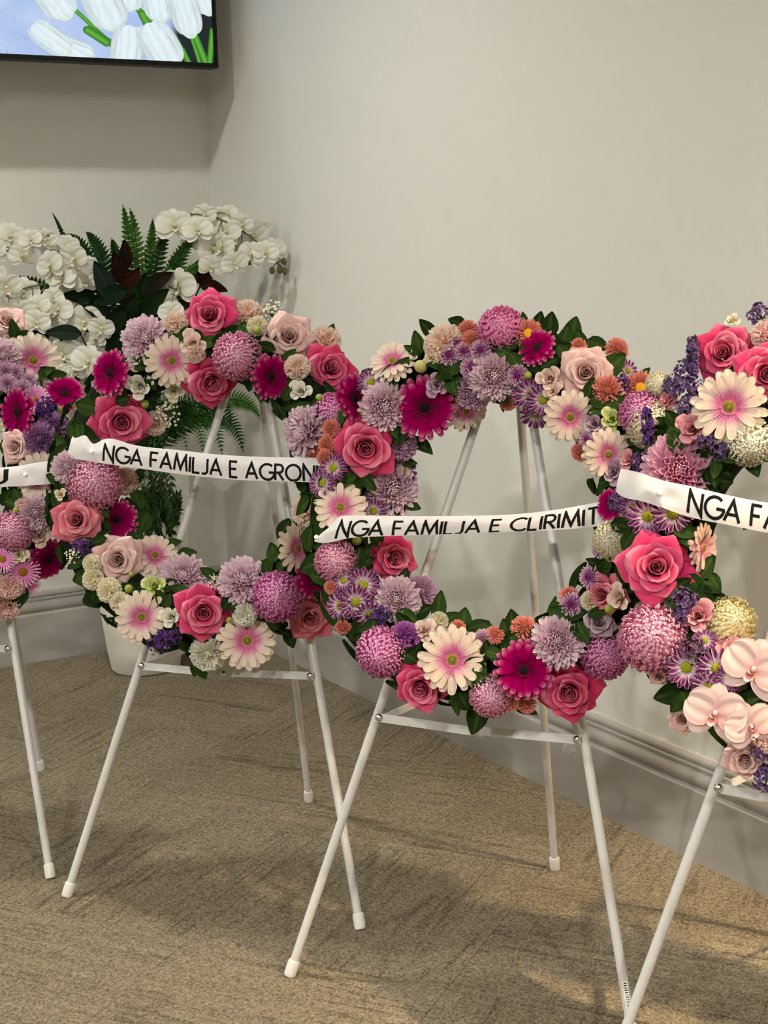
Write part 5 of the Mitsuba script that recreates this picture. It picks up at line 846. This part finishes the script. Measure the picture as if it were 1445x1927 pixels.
# ------------------------------------------------------------------ ribbons with lettering
def arc(cx, cy, rx, ry, a0, a1, n=18): return [(cx + rx * math.cos(math.radians(a0 + (a1 - a0) * i / n)), cy + ry * math.sin(math.radians(a0 + (a1 - a0) * i / n))) for i in range(n + 1)]
GLYPH = {'N': (.70, [[(0, 0), (0, 1), (.70, 0), (.70, 1)]]), 'A': (.78, [[(0, 0), (.39, 1), (.78, 0)], [(.14, .33), (.64, .33)]]), 'F': (.50, [[(0, 0), (0, 1), (.50, 1)], [(0, .50), (.44, .50)]]),
         'M': (.90, [[(0, 0), (.12, 1), (.45, .12), (.78, 1), (.90, 0)]]), 'I': (.02, [[(0, 0), (0, 1)]]), 'L': (.46, [[(0, 1), (0, 0), (.46, 0)]]), 'J': (.36, [[(.36, 1)] + arc(.10, .27, .26, .27, 0, -120)]),
         'E': (.50, [[(.50, 0), (0, 0), (0, 1), (.50, 1)], [(0, .52), (.44, .52)]]), 'T': (.60, [[(0, 1), (.60, 1)], [(.30, 1), (.30, 0)]]), 'C': (.78, [arc(.50, .5, .50, .5, 48, 312, 30)]), 'O': (.98, [arc(.49, .5, .49, .5, 0, 360, 40)]),
         'G': (.84, [arc(.50, .5, .50, .5, 48, 348, 32) + [(.98 - .01, .46), (.60, .46)]]), 'R': (.54, [[(0, 0), (0, 1), (.26, 1)] + arc(.26, .74, .27, .26, 90, -90, 14) + [(0, .48)], [(.22, .48), (.54, 0)]]), ' ': (.22, [])}
RIBBON = {1: {'top': [[-0.5172, 0.944, 0.12], [-0.1714, 0.8407, 0.13], [0.1308, 0.7999, 0.15], [0.2049, 0.8052, 0.16], [0.264, 0.8111, 0.165], [0.3087, 0.8178, 0.165], [0.3274, 0.8206, 0.155]], 'bot': [[-0.5151, 0.8988, 0.116], [-0.1696, 0.797, 0.126], [0.1296, 0.7608, 0.146], [0.2048, 0.7665, 0.156], [0.2653, 0.7695, 0.161], [0.3125, 0.7731, 0.161], [0.331, 0.778, 0.151]], 'span': (0.7308, 0.7552), 'bs': [0.7406, 0.7552], 'bl': [0.2, 0.2], 'cap': 0.68, 'pin': 0.799, 'pint': 0.5},
 2: {'top': [[-0.2897, 0.8802, 0.15], [-0.2722, 0.8784, 0.155], [-0.2526, 0.8767, 0.16], [-0.2438, 0.8665, 0.16], [-0.2215, 0.87, 0.165], [-0.1659, 0.8655, 0.165], [-0.0825, 0.8563, 0.16], [-0.0016, 0.8492, 0.155], [0.0568, 0.846, 0.155], [0.1144, 0.8449, 0.155], [0.2102, 0.8461, 0.15], [0.3048, 0.8499, 0.13]], 'bot': [[-0.2992, 0.8395, 0.146], [-0.2781, 0.8359, 0.151], [-0.2538, 0.8323, 0.156], [-0.2448, 0.8314, 0.156], [-0.2241, 0.8278, 0.161], [-0.1672, 0.8216, 0.161], [-0.0849, 0.8127, 0.156], [-0.0029, 0.806, 0.151], [0.0566, 0.8021, 0.151], [0.1151, 0.8012, 0.151], [0.212, 0.8009, 0.146], [0.3066, 0.8038, 0.126]], 'span': (0.0873, 0.5315), 'bs': [0.0873, 0.2302, 0.3468, 0.4303, 0.5315], 'bl': [0.1, 0.15, 0.1, 0.04, 0.04], 'cap': 0.64, 'pin': 0.0601, 'pint': 0.5},
 3: {'top': [[-0.2276, 0.7657, 0.155], [-0.2126, 0.7766, 0.165], [-0.1894, 0.7787, 0.17], [-0.1535, 0.7804, 0.17], [-0.0997, 0.7828, 0.165], [-0.0106, 0.7878, 0.16], [0.076, 0.7951, 0.155], [0.1599, 0.8089, 0.15], [0.2153, 0.8237, 0.14], [0.2594, 0.8401, 0.12]], 'bot': [[-0.2632, 0.735, 0.151], [-0.2309, 0.7329, 0.161], [-0.1985, 0.7402, 0.166], [-0.1591, 0.7458, 0.166], [-0.1046, 0.7511, 0.161], [-0.0183, 0.7588, 0.156], [0.0702, 0.7675, 0.151], [0.1573, 0.776, 0.146], [0.2157, 0.786, 0.136], [0.2616, 0.8009, 0.116]], 'span': (0.0372, 0.4678), 'bs': [0.0372, 0.087, 0.1502, 0.2396, 0.3267, 0.4116, 0.4678], 'bl': [0.1, 0.05, 0.02, 0.01, 0.04, 0.08, 0.1], 'cap': 0.68, 'pin': 0.0, 'pint': 0.2},
 4: {'top': [[-0.3222, 0.8922, 0.16], [-0.3039, 0.8887, 0.172], [-0.2771, 0.8824, 0.186], [-0.2514, 0.8754, 0.186], [-0.2136, 0.8698, 0.182], [-0.1614, 0.8617, 0.172], [-0.107, 0.8564, 0.155], [-0.0254, 0.8534, 0.15], [0.1085, 0.8606, 0.14]], 'bot': [[-0.3262, 0.8583, 0.156], [-0.3072, 0.8491, 0.168], [-0.2796, 0.844, 0.182], [-0.2548, 0.8387, 0.182], [-0.2157, 0.8282, 0.178], [-0.1628, 0.8212, 0.168], [-0.1075, 0.8155, 0.151], [-0.0252, 0.8119, 0.146], [0.1102, 0.8176, 0.136]], 'span': (0.1254, 0.2497), 'bs': [0.1254, 0.2332], 'bl': [0.12, 0.12], 'cap': 0.72, 'pin': 0.0833, 'pint': 0.5}}
TEXT = {1: 'J', 2: 'NGA FAMILJA E AGRONIT', 3: 'NGA FAMILJA E CLIRIMIT', 4: 'NGA FA'}
RLAB = {1: 'white ribbon end with the letter J, pinned to the leftmost wreath', 2: 'white ribbon lettered NGA FAMILJA E AGRONIT across the wreath by the planter', 3: 'white ribbon lettered NGA FAMILJA E CLIRIMIT across a wreath', 4: 'white ribbon lettered NGA FA pinned across the wreath at the right edge'}
for k in (1, 2, 3, 4):
    m, n, v, w, pe = eframe(k); st = RIBBON[k]; text = TEXT[k]
    t = new_key('memorial_ribbon'); labels[t] = {'label': RLAB[k], 'category': 'ribbon', 'group': 'printed memorial ribbons'}
    P = np.array(st['top']), np.array(st['bot'])
    mid_ = (P[0] + P[1]) / 2; s = np.concatenate([[0], np.cumsum(np.linalg.norm(np.diff(mid_, axis=0), axis=1))])
    ct, cb = CubicSpline(s, P[0]), CubicSpline(s, P[1]); L = s[-1]
    def surf(ss, tt, lift=0.0):
        a, b = ct(ss), cb(ss); p = b + (a - b) * tt[:, None]
        wob = (meshkit.noise(np.stack([ss * 42, tt * 2.2, ss * 0 + k], -1), 5) - .5) * .007 * np.exp(-np.minimum(np.abs(ss - st['pin']) / .05, 9)) + (meshkit.noise(np.stack([ss * 9, tt * 1.2, ss * 0 + k], -1), 8) - .5) * .004
        p = p + np.array([0, 0, 1.]) * (wob + .003 * np.sin(np.pi * tt) + lift)[:, None]
        return m + p[:, :1] * n + p[:, 1:2] * v + p[:, 2:3] * w
    nu, nv = 150, 9
    S, Tq = np.meshgrid(np.linspace(0, L, nu), np.linspace(0, 1, nv), indexing='ij')
    add(t + '__band', mikit.ply((surf(S.ravel(), Tq.ravel()), grid_faces(nu, nv)), 'm_satin', smooth=True))
    if text:
        adv = sum(GLYPH[c][0] for c in text) + .20 * (len(text) - 1); x = 0.0; s0, s1 = st['span']
        for c in text:
            gw, strokes = GLYPH[c]
            if strokes:
                sh = unary_union([LineString(q).buffer(.078, cap_style=2, join_style=2, mitre_limit=2) for q in strokes])
                for g in getattr(sh, 'geoms', [sh]):
                    mm = trimesh.creation.extrude_polygon(g.segmentize(.12), .1, engine='earcut')
                    up = mm.vertices[:, 2] > .05; keep = up[mm.faces].all(1)
                    vv, ff = trimesh.remesh.subdivide_to_size(np.array(mm.vertices), np.array(mm.faces)[keep], .16)
                    sx = s0 + (s1 - s0) * (x + vv[:, 0]) / adv
                    bl = np.interp(sx, st['bs'], st['bl']); tq = bl + vv[:, 1] * st['cap']
                    ok = (tq[ff].min(1) > .0) | (tq[ff].max(1) < 1e9) & (tq[ff].max(1) > .02)
                    tq = np.clip(tq, .004, .996)
                    add(new_key(t + '__letter'), mikit.ply((surf(sx, tq, .0006), ff[ok]), 'm_ink', smooth=True))
            x += gw + .20
    ps = np.array([st['pin']]); pt = np.array([st['pint']])
    sp = trimesh.creation.icosphere(subdivisions=2, radius=.0042)
    add(t + '__pearl_pin', mikit.ply(sp, 'm_pearl', smooth=True), mat((1, 0, 0), (0, 1, 0), (0, 0, 1), surf(ps, pt, .003)[0]))

# ------------------------------------------------------------------ planter and the artificial plants in it
POT = np.array([.275, -.405, 0.0]); PR = np.array([.506, .8625, 0]); PF = np.array([.8625, -.506, 0.])
pp = [(.002, 0), (.096, 0), (.103, .006), (.112, .06), (.128, .20), (.142, .36), (.152, .50), (.160, .615), (.166, .625), (.167, .640), (.158, .640), (.150, .60), (.148, .585), (.002, .585)]
t = 'planter'; labels[t] = {'label': 'tall tapered white planter in the corner of the room', 'category': 'planter'}
add(t + '__pot', mikit.ply(lathe(pp[:-2], 64), 'm_pot', smooth=40), mat((1, 0, 0), (0, 1, 0), (0, 0, 1), POT))
add(t + '__soil', MB().add(*lathe([(.150, .590), (.002, .598)], 40), lin((40, 34, 26))).ply('m_solid'), mat((1, 0, 0), (0, 1, 0), (0, 0, 1), POT))
def pw(a, z, b): return POT + PR * a + PF * b + np.array([0, 0, z])
SPRAYS = [{'stem': [(-0.074, 1.047, 0.0), (-0.093, 1.2, 0.05), (-0.184, 1.247, 0.07), (-0.304, 1.25, 0.07), (-0.429, 1.179, 0.07)], 'blooms': [(-0.301, 1.285, 0.077, 0.045, 0.297, 0.208, 1.0), (-0.268, 1.231, 0.088, 0.041, -0.055, 0.02, 1.0), (-0.194, 1.273, 0.124, 0.038, 0.239, -0.194, 1.0), (-0.179, 1.247, 0.068, 0.046, 0.286, 0.01, 1.0), (-0.18, 1.203, 0.134, 0.048, -0.548, 0.017, 1.0), (-0.152, 1.167, 0.13, 0.048, -0.321, 0.317, 1.0), (-0.11, 1.219, 0.146, 0.05, -0.519, -0.235, 1.0), (-0.091, 1.156, 0.114, 0.038, 0.389, -0.021, 1.0), (-0.11, 1.189, 0.084, 0.041, -0.128, -0.233, 1.0), (-0.159, 1.125, 0.085, 0.038, -0.112, 0.047, 1.0), (-0.351, 1.251, 0.086, 0.048, -0.319, -0.119, 1.0), (-0.345, 1.178, 0.106, 0.045, -0.26, -0.237, 1.0), (-0.229, 1.274, 0.14, 0.034, 0.006, 0.135, 1.0), (-0.139, 1.258, 0.082, 0.034, 0.443, 0.266, 1.0), (-0.087, 1.2, 0.076, 0.031, -0.217, 0.183, 1.0)], 'buds': [(-0.231, 1.29, 0.12, 0.01), (-0.215, 1.291, 0.12, 0.01), (-0.202, 1.295, 0.12, 0.01), (-0.185, 1.289, 0.12, 0.01)]},
 {'stem': [(-0.107, 1.018, 0.0), (-0.161, 1.142, 0.07), (-0.27, 1.139, 0.12), (-0.395, 1.061, 0.12)], 'blooms': [(-0.293, 1.146, 0.191, 0.048, 0.398, -0.216, 1.0), (-0.267, 1.131, 0.113, 0.048, 0.285, 0.192, 1.0), (-0.215, 1.088, 0.165, 0.041, -0.242, 0.114, 1.0), (-0.266, 1.077, 0.16, 0.045, 0.031, -0.155, 1.0), (-0.164, 1.08, 0.144, 0.045, -0.156, 0.184, 1.0), (-0.217, 1.048, 0.195, 0.041, 0.399, 0.077, 1.0), (-0.352, 1.105, 0.145, 0.048, -0.282, -0.228, 1.0), (-0.207, 1.053, 0.107, 0.038, -0.085, -0.059, 1.0), (-0.178, 1.115, 0.139, 0.031, 0.342, 0.065, 1.0), (-0.298, 1.031, 0.155, 0.038, -0.314, -0.236, 1.0), (-0.336, 0.821, 0.134, 0.038, -0.413, 0.056, 1.0), (-0.331, 0.768, 0.195, 0.041, 0.124, -0.141, 1.0)], 'buds': []},
 {'stem': [(-0.055, 1.048, 0.02), (-0.072, 1.051, 0.09), (-0.102, 0.964, 0.12), (-0.108, 0.859, 0.12)], 'blooms': [(-0.095, 1.042, 0.136, 0.055, -0.006, -0.028, 1.0), (-0.043, 1.028, 0.169, 0.038, 0.076, -0.211, 1.0), (-0.099, 0.971, 0.116, 0.048, 0.287, -0.094, 1.0), (-0.061, 0.958, 0.136, 0.034, 0.446, 0.032, 1.0), (-0.081, 0.936, 0.19, 0.052, -0.074, 0.133, 1.0), (-0.11, 0.872, 0.129, 0.041, 0.085, 0.271, 1.0), (-0.158, 0.956, 0.162, 0.048, 0.191, 0.153, 1.0), (-0.21, 0.979, 0.121, 0.041, 0.208, 0.105, 1.0), (-0.065, 0.994, 0.142, 0.038, -0.519, 0.269, 1.0), (-0.127, 0.908, 0.158, 0.034, 0.169, 0.277, 1.0), (-0.167, 0.91, 0.179, 0.031, 0.371, -0.013, 1.0)], 'buds': []},
 {'stem': [(0.084, 1.059, 0.02), (0.142, 1.135, 0.08), (0.168, 1.149, 0.1)], 'blooms': [(0.17, 1.134, 0.086, 0.058, -0.447, -0.012, 1.0), (0.127, 1.084, 0.079, 0.045, -0.483, -0.009, 1.0), (0.151, 1.063, 0.148, 0.038, 0.25, 0.209, 1.0)], 'buds': []},
 {'stem': [(0.064, 1.104, -0.02), (0.107, 1.27, 0.0), (0.193, 1.333, 0.05), (0.315, 1.308, 0.08), (0.417, 1.231, 0.09), (0.446, 1.194, 0.09)], 'blooms': [(0.164, 1.302, 0.091, 0.055, 0.192, 0.227, 1.0), (0.232, 1.289, 0.12, 0.045, 0.19, 0.303, 1.0), (0.246, 1.286, 0.038, 0.046, -0.084, 0.316, 1.0), (0.272, 1.238, 0.093, 0.048, 0.351, -0.182, 1.0), (0.308, 1.281, 0.077, 0.048, -0.303, 0.076, 1.0), (0.295, 1.243, 0.087, 0.045, -0.537, -0.12, 1.0), (0.326, 1.249, 0.06, 0.045, 0.366, 0.209, 1.0), (0.381, 1.268, 0.049, 0.045, 0.247, -0.167, 1.0), (0.355, 1.3, 0.091, 0.038, -0.423, -0.249, 1.0), (0.378, 1.218, 0.113, 0.041, -0.341, -0.121, 1.0), (0.332, 1.195, 0.123, 0.041, 0.322, -0.076, 1.0), (0.419, 1.221, 0.122, 0.039, -0.011, 0.157, 1.0), (0.436, 1.231, 0.053, 0.038, 0.391, 0.164, 1.0), (0.264, 1.188, 0.122, 0.038, 0.344, -0.071, 1.0), (0.249, 1.33, 0.068, 0.038, -0.384, -0.163, 1.0), (0.312, 1.332, 0.041, 0.031, -0.249, 0.112, 1.0), (0.284, 1.324, 0.035, 0.034, 0.128, -0.047, 1.0), (0.206, 1.263, 0.063, 0.034, 0.269, 0.038, 1.0), (0.347, 1.218, 0.063, 0.034, -0.069, 0.173, 1.0), (0.401, 1.291, 0.04, 0.031, 0.425, -0.236, 1.0)], 'buds': [(0.336, 1.211, 0.09, 0.01), (0.361, 1.209, 0.09, 0.01), (0.468, 1.198, 0.09, 0.01), (0.469, 1.17, 0.09, 0.01), (0.433, 1.173, 0.09, 0.01), (0.454, 1.174, 0.09, 0.01), (0.371, 1.2, 0.09, 0.01)]}]
FRONDS = [((0.007, 1.368, 0.0), (0.047, 1.166, 0.02), 0.052500000000000005, (44, 74, 28)),
 ((0.032, 1.357, 0.03), (0.077, 1.166, 0.038), 0.052500000000000005, (52, 80, 34)),
 ((-0.089, 1.293, 0.06), (0.0, 1.227, 0.056), 0.057499999999999996, (30, 54, 30)),
 ((-0.156, 1.29, 0.02), (-0.04, 1.258, 0.032), 0.05499999999999999, (28, 50, 22)),
 ((0.087, 1.326, -0.02), (0.081, 1.195, 0.008), 0.045, (44, 74, 28)),
 ((0.226, 1.279, 0.08), (0.123, 1.239, 0.068), 0.05, (36, 62, 26)),
 ((0.238, 1.196, 0.1), (0.145, 1.194, 0.08), 0.05, (44, 74, 28)),
 ((-0.107, 1.086, 0.13), (-0.007, 1.109, 0.098), 0.0625, (36, 62, 26)),
 ((0.047, 1.139, 0.14), (0.055, 1.063, 0.104), 0.057499999999999996, (28, 50, 22)),
 ((0.101, 1.049, 0.14), (0.073, 1.048, 0.104), 0.057499999999999996, (28, 50, 22)),
 ((-0.339, 1.172, -0.05), (-0.115, 1.17, -0.01), 0.05, (28, 50, 22)),
 ((0.134, 1.322, -0.02), (0.091, 1.225, 0.008), 0.045, (28, 50, 22)),
 ((0.181, 1.238, 0.05), (0.111, 1.195, 0.05), 0.05, (36, 62, 26)),
 ((-0.026, 1.273, 0.02), (0.008, 1.167, 0.032), 0.05499999999999999, (28, 50, 22)),
 ((0.169, 0.666, 0.1), (0.145, 0.909, 0.08), 0.056249999999999994, (36, 62, 26)),
 ((0.217, 0.654, 0.11), (0.207, 0.908, 0.086), 0.056249999999999994, (44, 74, 28)),
 ((0.27, 0.651, 0.1), (0.252, 0.907, 0.08), 0.057499999999999996, (36, 62, 26)),
 ((0.329, 0.656, 0.08), (0.296, 0.905, 0.068), 0.057499999999999996, (30, 54, 30)),
 ((0.38, 0.751, 0.06), (0.311, 0.919, 0.056), 0.052500000000000005, (44, 74, 28)),
 ((0.108, 0.673, 0.14), (0.103, 0.897, 0.104), 0.056249999999999994, (36, 62, 26)),
 ((0.059, 0.661, 0.15), (0.058, 0.899, 0.11), 0.05499999999999999, (28, 50, 22)),
 ((0.299, 0.74, 0.1), (0.254, 0.952, 0.08), 0.057499999999999996, (28, 50, 22)),
 ((-0.194, 0.995, 0.1), (-0.088, 1.066, 0.08), 0.05499999999999999, (28, 50, 22)),
 ((-0.261, 0.965, 0.08), (-0.122, 1.052, 0.068), 0.05, (36, 62, 26)),
 ((-0.204, 1.353, -0.04), (-0.139, 1.246, -0.004), 0.02, (30, 54, 30)),
 ((0.144, 0.747, 0.13), (0.119, 0.927, 0.098), 0.056249999999999994, (28, 50, 22)),
 ((0.207, 0.746, 0.13), (0.179, 0.925, 0.098), 0.056249999999999994, (28, 50, 22)),
 ((0.006, 0.813, 0.14), (0.016, 0.96, 0.104), 0.056249999999999994, (28, 50, 22)),
 ((-0.034, 0.994, 0.15), (-0.001, 1.05, 0.11), 0.056249999999999994, (28, 50, 22)),
 ((0.11, 0.988, 0.12), (0.094, 1.047, 0.092), 0.056249999999999994, (28, 50, 22)),
 ((0.179, 1.016, 0.12), (0.124, 1.046, 0.092), 0.056249999999999994, (28, 50, 22)),
 ((0.048, 0.992, 0.15), (0.051, 1.034, 0.11), 0.056249999999999994, (28, 50, 22))]
BROAD = [(-0.004, 1.19, 0.07, 0.098, 1.745, (44, 24, 20), 0.2672898595388171), (0.03, 1.145, 0.08, 0.108, 1.047, (48, 25, 21), -0.12450801452704274), (-0.038, 1.155, 0.12, 0.126, 1.92, (34, 48, 44), 0.15731124011729647), (0.069, 1.122, 0.1, 0.118, 1.396, (30, 44, 26), 0.3081353076371384), (0.243, 1.162, 0.06, 0.094, 0.175, (50, 28, 23), 0.2819967638949963), (0.265, 1.129, 0.08, 0.088, -0.262, (48, 27, 23), 0.29314412097480386), (0.231, 1.192, 0.05, 0.078, 0.698, (46, 27, 22), 0.35314718246168125), (-0.149, 1.016, 0.17, 0.101, 3.054, (38, 50, 40), 0.35578771510420854), (-0.025, 1.111, 0.12, 0.118, 3.491, (26, 40, 24), 0.06065008706646546), (0.028, 1.073, 0.14, 0.118, 1.047, (26, 38, 22), 0.3183510167139925), (0.101, 1.093, 0.12, 0.118, 0.698, (26, 40, 22), 0.1256178182759194), (-0.009, 1.038, 0.15, 0.118, 4.014, (24, 38, 22), -0.17357165978199462), (0.063, 1.006, 0.15, 0.118, -1.222, (24, 38, 22), 0.28558935698376714), (0.141, 0.988, 0.13, 0.101, -0.524, (26, 40, 24), 0.06731793363636818), (-0.056, 1.067, 0.13, 0.101, 2.618, (30, 46, 28), 0.3401343279155879), (-0.111, 1.112, 0.1, 0.101, 2.967, (26, 40, 26), 0.2942843451784529), (0.113, 1.15, 0.08, 0.101, 0.524, (40, 36, 26), 0.15861747126179682), (0.016, 1.23, 0.05, 0.084, 1.571, (36, 26, 20), 0.2039475010512225), (-0.249, 0.998, 0.12, 0.101, 3.316, (28, 42, 28), -0.015315947159733556), (-0.146, 0.878, 0.15, 0.101, 4.014, (26, 40, 26), 0.11186676513611221), (-0.012, 0.964, 0.16, 0.108, 4.363, (24, 36, 22), -0.17357165978199462), (0.155, 0.9, 0.15, 0.101, -1.047, (26, 38, 22), 0.37063285976517807), (0.176, 1.081, 0.07, 0.084, 0.349, (50, 34, 28), 0.2623955307237207)]
VINES = [(0.046, 0.044, 0.512, 0.174), (0.061, 0.066, 0.44, 0.203), (0.073, 0.078, 0.472, 0.17), (0.084, 0.092, 0.445, 0.193), (0.096, 0.11, 0.509, 0.168), (0.108, 0.123, 0.449, 0.175), (0.12, 0.141, 0.492, 0.205), (0.129, 0.149, 0.555, 0.173), (0.08, 0.062, 0.56, 0.191), (0.102, 0.084, 0.604, 0.183)]
SOIL = np.array([0, .59, 0])
def bez(p0, p1, p2, n=14):
    q = np.linspace(0, 1, n)[:, None]
    return (1 - q) ** 2 * p0 + 2 * q * (1 - q) * p1 + q * q * p2
rng = np.random.RandomState(5)
SPLAB = ['white artificial orchid spray, upper of the two at the left edge', 'white artificial orchid spray, lower of the two at the left edge', 'white orchid spray hanging down beside the green centre of the planter', 'short white orchid spray behind the topmost hot pink rose', 'long white orchid spray arching towards the right wall']
for si, sp in enumerate(SPRAYS):
    t = new_key('orchid_spray'); labels[t] = {'label': SPLAB[si], 'category': 'artificial orchid', 'group': 'white orchid sprays in the planter'}
    pts = [np.array(q) for q in sp['stem']]
    path = [pw(0 + .02 * (si - 2), .588, .0)] + [pw(*q) for q in pts]
    cs = CubicSpline(np.arange(len(path)), np.array(path)); cur = cs(np.linspace(0, len(path) - 1, 40))
    add(t + '__stem', MB().add(*tube(cur, np.linspace(.0042, .0018, 40), 7), lin((86, 92, 52))).ply('m_solid'))
    for i, (a, z, b, r, fa, fz, fb) in enumerate(sp['blooms']):
        o = pw(a, z, b); zz = PR * fa + np.array([0, 0, fz]) + PF * fb; zz /= np.linalg.norm(zz)
        up = np.array([rng.uniform(-.35, .35), rng.uniform(-.35, .35), 1.0]); x = np.cross(up, zz); x /= np.linalg.norm(x)
        put_flower(t, 'orchid', 'white', mat(x, np.cross(zz, x), zz, o) @ scl(r), i)
        j = np.argmin(np.linalg.norm(cur - (o - zz * .02), axis=1)); q = cur[max(j - 2, 0)]
        add(new_key(t + '__flower_stalk'), MB().add(*tube(bez(q, (q + o) / 2 + np.array([0, 0, .015]) - zz * .01, o - zz * .004, 6), .0015, 5), lin((96, 104, 60))).ply('m_solid'))
    for (a, z, b, r) in sp['buds']:
        s = trimesh.creation.icosphere(subdivisions=2, radius=1.0); o = pw(a, z, b)
        add(new_key(t + '__bud'), MB().add(np.array(s.vertices) * np.array([.8, .8, 1.1]) * r + o, s.faces, lin((104, 98, 52))).ply('m_solid'))
        j = np.argmin(np.linalg.norm(cur - o, axis=1))
        add(new_key(t + '__flower_stalk'), MB().add(*tube(bez(cur[j], (cur[j] + o) / 2 + np.array([0, 0, .008]), o, 5), .0014, 5), lin((90, 92, 56))).ply('m_solid'))
def frond(p0, p1, p2, wid, seed, col, pairs=38, nrm=None):
    """A fern frond: midrib and paired leaflets joined along it."""
    m = MB(); q = bez(np.asarray(p0), np.asarray(p1), np.asarray(p2), 2 * pairs); rg = np.random.RandomState(seed)
    tg = np.gradient(q, axis=0); tg /= np.linalg.norm(tg, axis=1, keepdims=True)
    m.add(*tube(q[::3], np.linspace(.0022, .0008, len(q[::3])), 4, False), lin(np.array(col) * .8))
    nrm = PF + np.array([0, 0, .25]) if nrm is None else nrm
    for i in range(6, 2 * pairs - 1, 2):
        u = i / (2 * pairs); Lf = wid * (math.sin(math.pi * min(u * .9 + .12, 1)) ** .7) * (1 - .35 * u)
        sd = np.cross(nrm, tg[i]); sd /= np.linalg.norm(sd); up = np.cross(tg[i], sd)
        for s in (-1, 1):
            d = s * sd * .93 + tg[i] * .38 + up * rg.uniform(-.18, .12); d /= np.linalg.norm(d)
            h = np.linalg.norm(q[-1] - q[0]) / pairs * .60
            a = q[i]; wv = tg[i] * h
            pts = np.array([a - wv * .4, a + wv * .7, a + d * Lf * .5 - wv * .45 - up * .002, a + d * Lf * .5 + wv * .6 - up * .002, a + d * Lf + tg[i] * Lf * .12 - up * .004])
            c = lin(np.array(col) * rg.uniform(.95, 1.4))
            m.add(pts, [[0, 1, 3], [0, 3, 2], [2, 3, 4]], c)
    return m.ply('m_leaf', False)
t = 'artificial_fern'; labels[t] = {'label': 'dark green artificial fern rising and drooping from the white planter', 'category': 'fern'}
for i, (tip, bow, wid, col) in enumerate(FRONDS):
    kk = add(new_key(t + '__frond'), frond(pw(rng.uniform(-.04, .04), .60, rng.uniform(-.03, .05)), pw(*bow), pw(*tip), wid, i, col)); labels[kk] = {'kind': 'stuff'}
t = 'rubber_plant'; labels[t] = {'label': 'artificial rubber plant with dark green and burgundy leaves amid the orchids', 'category': 'plant'}
for i, (a, z, b, L, ang, col, fl) in enumerate(BROAD):
    sh = leaf_shape(20 + i, wid=.25, bend=30, cols=(col, col), fold=.3, mid_c=np.array(col) * 1.3).ply('m_leaf')
    ax = PR * math.cos(ang) + np.array([0, 0, math.sin(ang)]) + PF * fl; ax /= np.linalg.norm(ax)
    nr = PF + np.array([0, 0, .35]) + PR * .2; nr -= ax * (nr @ ax); nr /= np.linalg.norm(nr)
    o = pw(a, z, b); add(new_key(t + '__leaf'), sh, mat(ax, np.cross(nr, ax), nr, o) @ scl(L))
    base = o - ax * L * .5
    add(new_key(t + '__leaf_stalk'), MB().add(*tube(bez(pw(rng.uniform(-.03, .03), .60, 0), (base + pw(0, .72, 0)) / 2 + PF * -.02, base + ax * L * .04, 8), .0025, 5), lin((52, 44, 30))).ply('m_solid'))
t = 'trailing_vine'; labels[t] = {'label': 'fine-leaved green vine trailing down the side of the white planter', 'category': 'vine'}
for i, (a0, a1, z1, b1) in enumerate(VINES):
    p0, p2 = pw(a0 * .6, .60, .05), pw(a1, z1, b1)
    kk = new_key(t + '__strand'); q = np.vstack([bez(p0, pw(a0, .70, b1), pw(a0, .58, b1), 8)[:-1], bez(pw(a0, .58, b1), pw((a0 + a1) / 2, .45, b1 + .01), p2, 24)])
    add(kk + '__stem', MB().add(*tube(q, .0011, 5, False), lin((54, 70, 40))).ply('m_solid'))
    m = MB(); tg = np.gradient(q, axis=0); tg /= np.linalg.norm(tg, axis=1, keepdims=True)
    for j in range(3, len(q)):
        for s in (-1, 1, .4, -.5):
            d = PR * s * .55 + tg[j] * .8 + PF * rng.uniform(-.3, .5); d /= np.linalg.norm(d); o = q[j] + (q[j - 1] - q[j]) * rng.uniform(0, 1); sd = np.cross(d, PF); L = rng.uniform(.018, .028)
            m.add(np.array([o, o + d * L * .5 + sd * L * .13, o + d * L * .5 - sd * L * .13, o + d * L]), [[0, 1, 2], [2, 1, 3]], lin(np.array((44, 66, 34)) * rng.uniform(.8, 1.25)))
    add(kk + '__leaflets', m.ply('m_leaf', False)); labels[kk + '__leaflets'] = {'kind': 'stuff'}
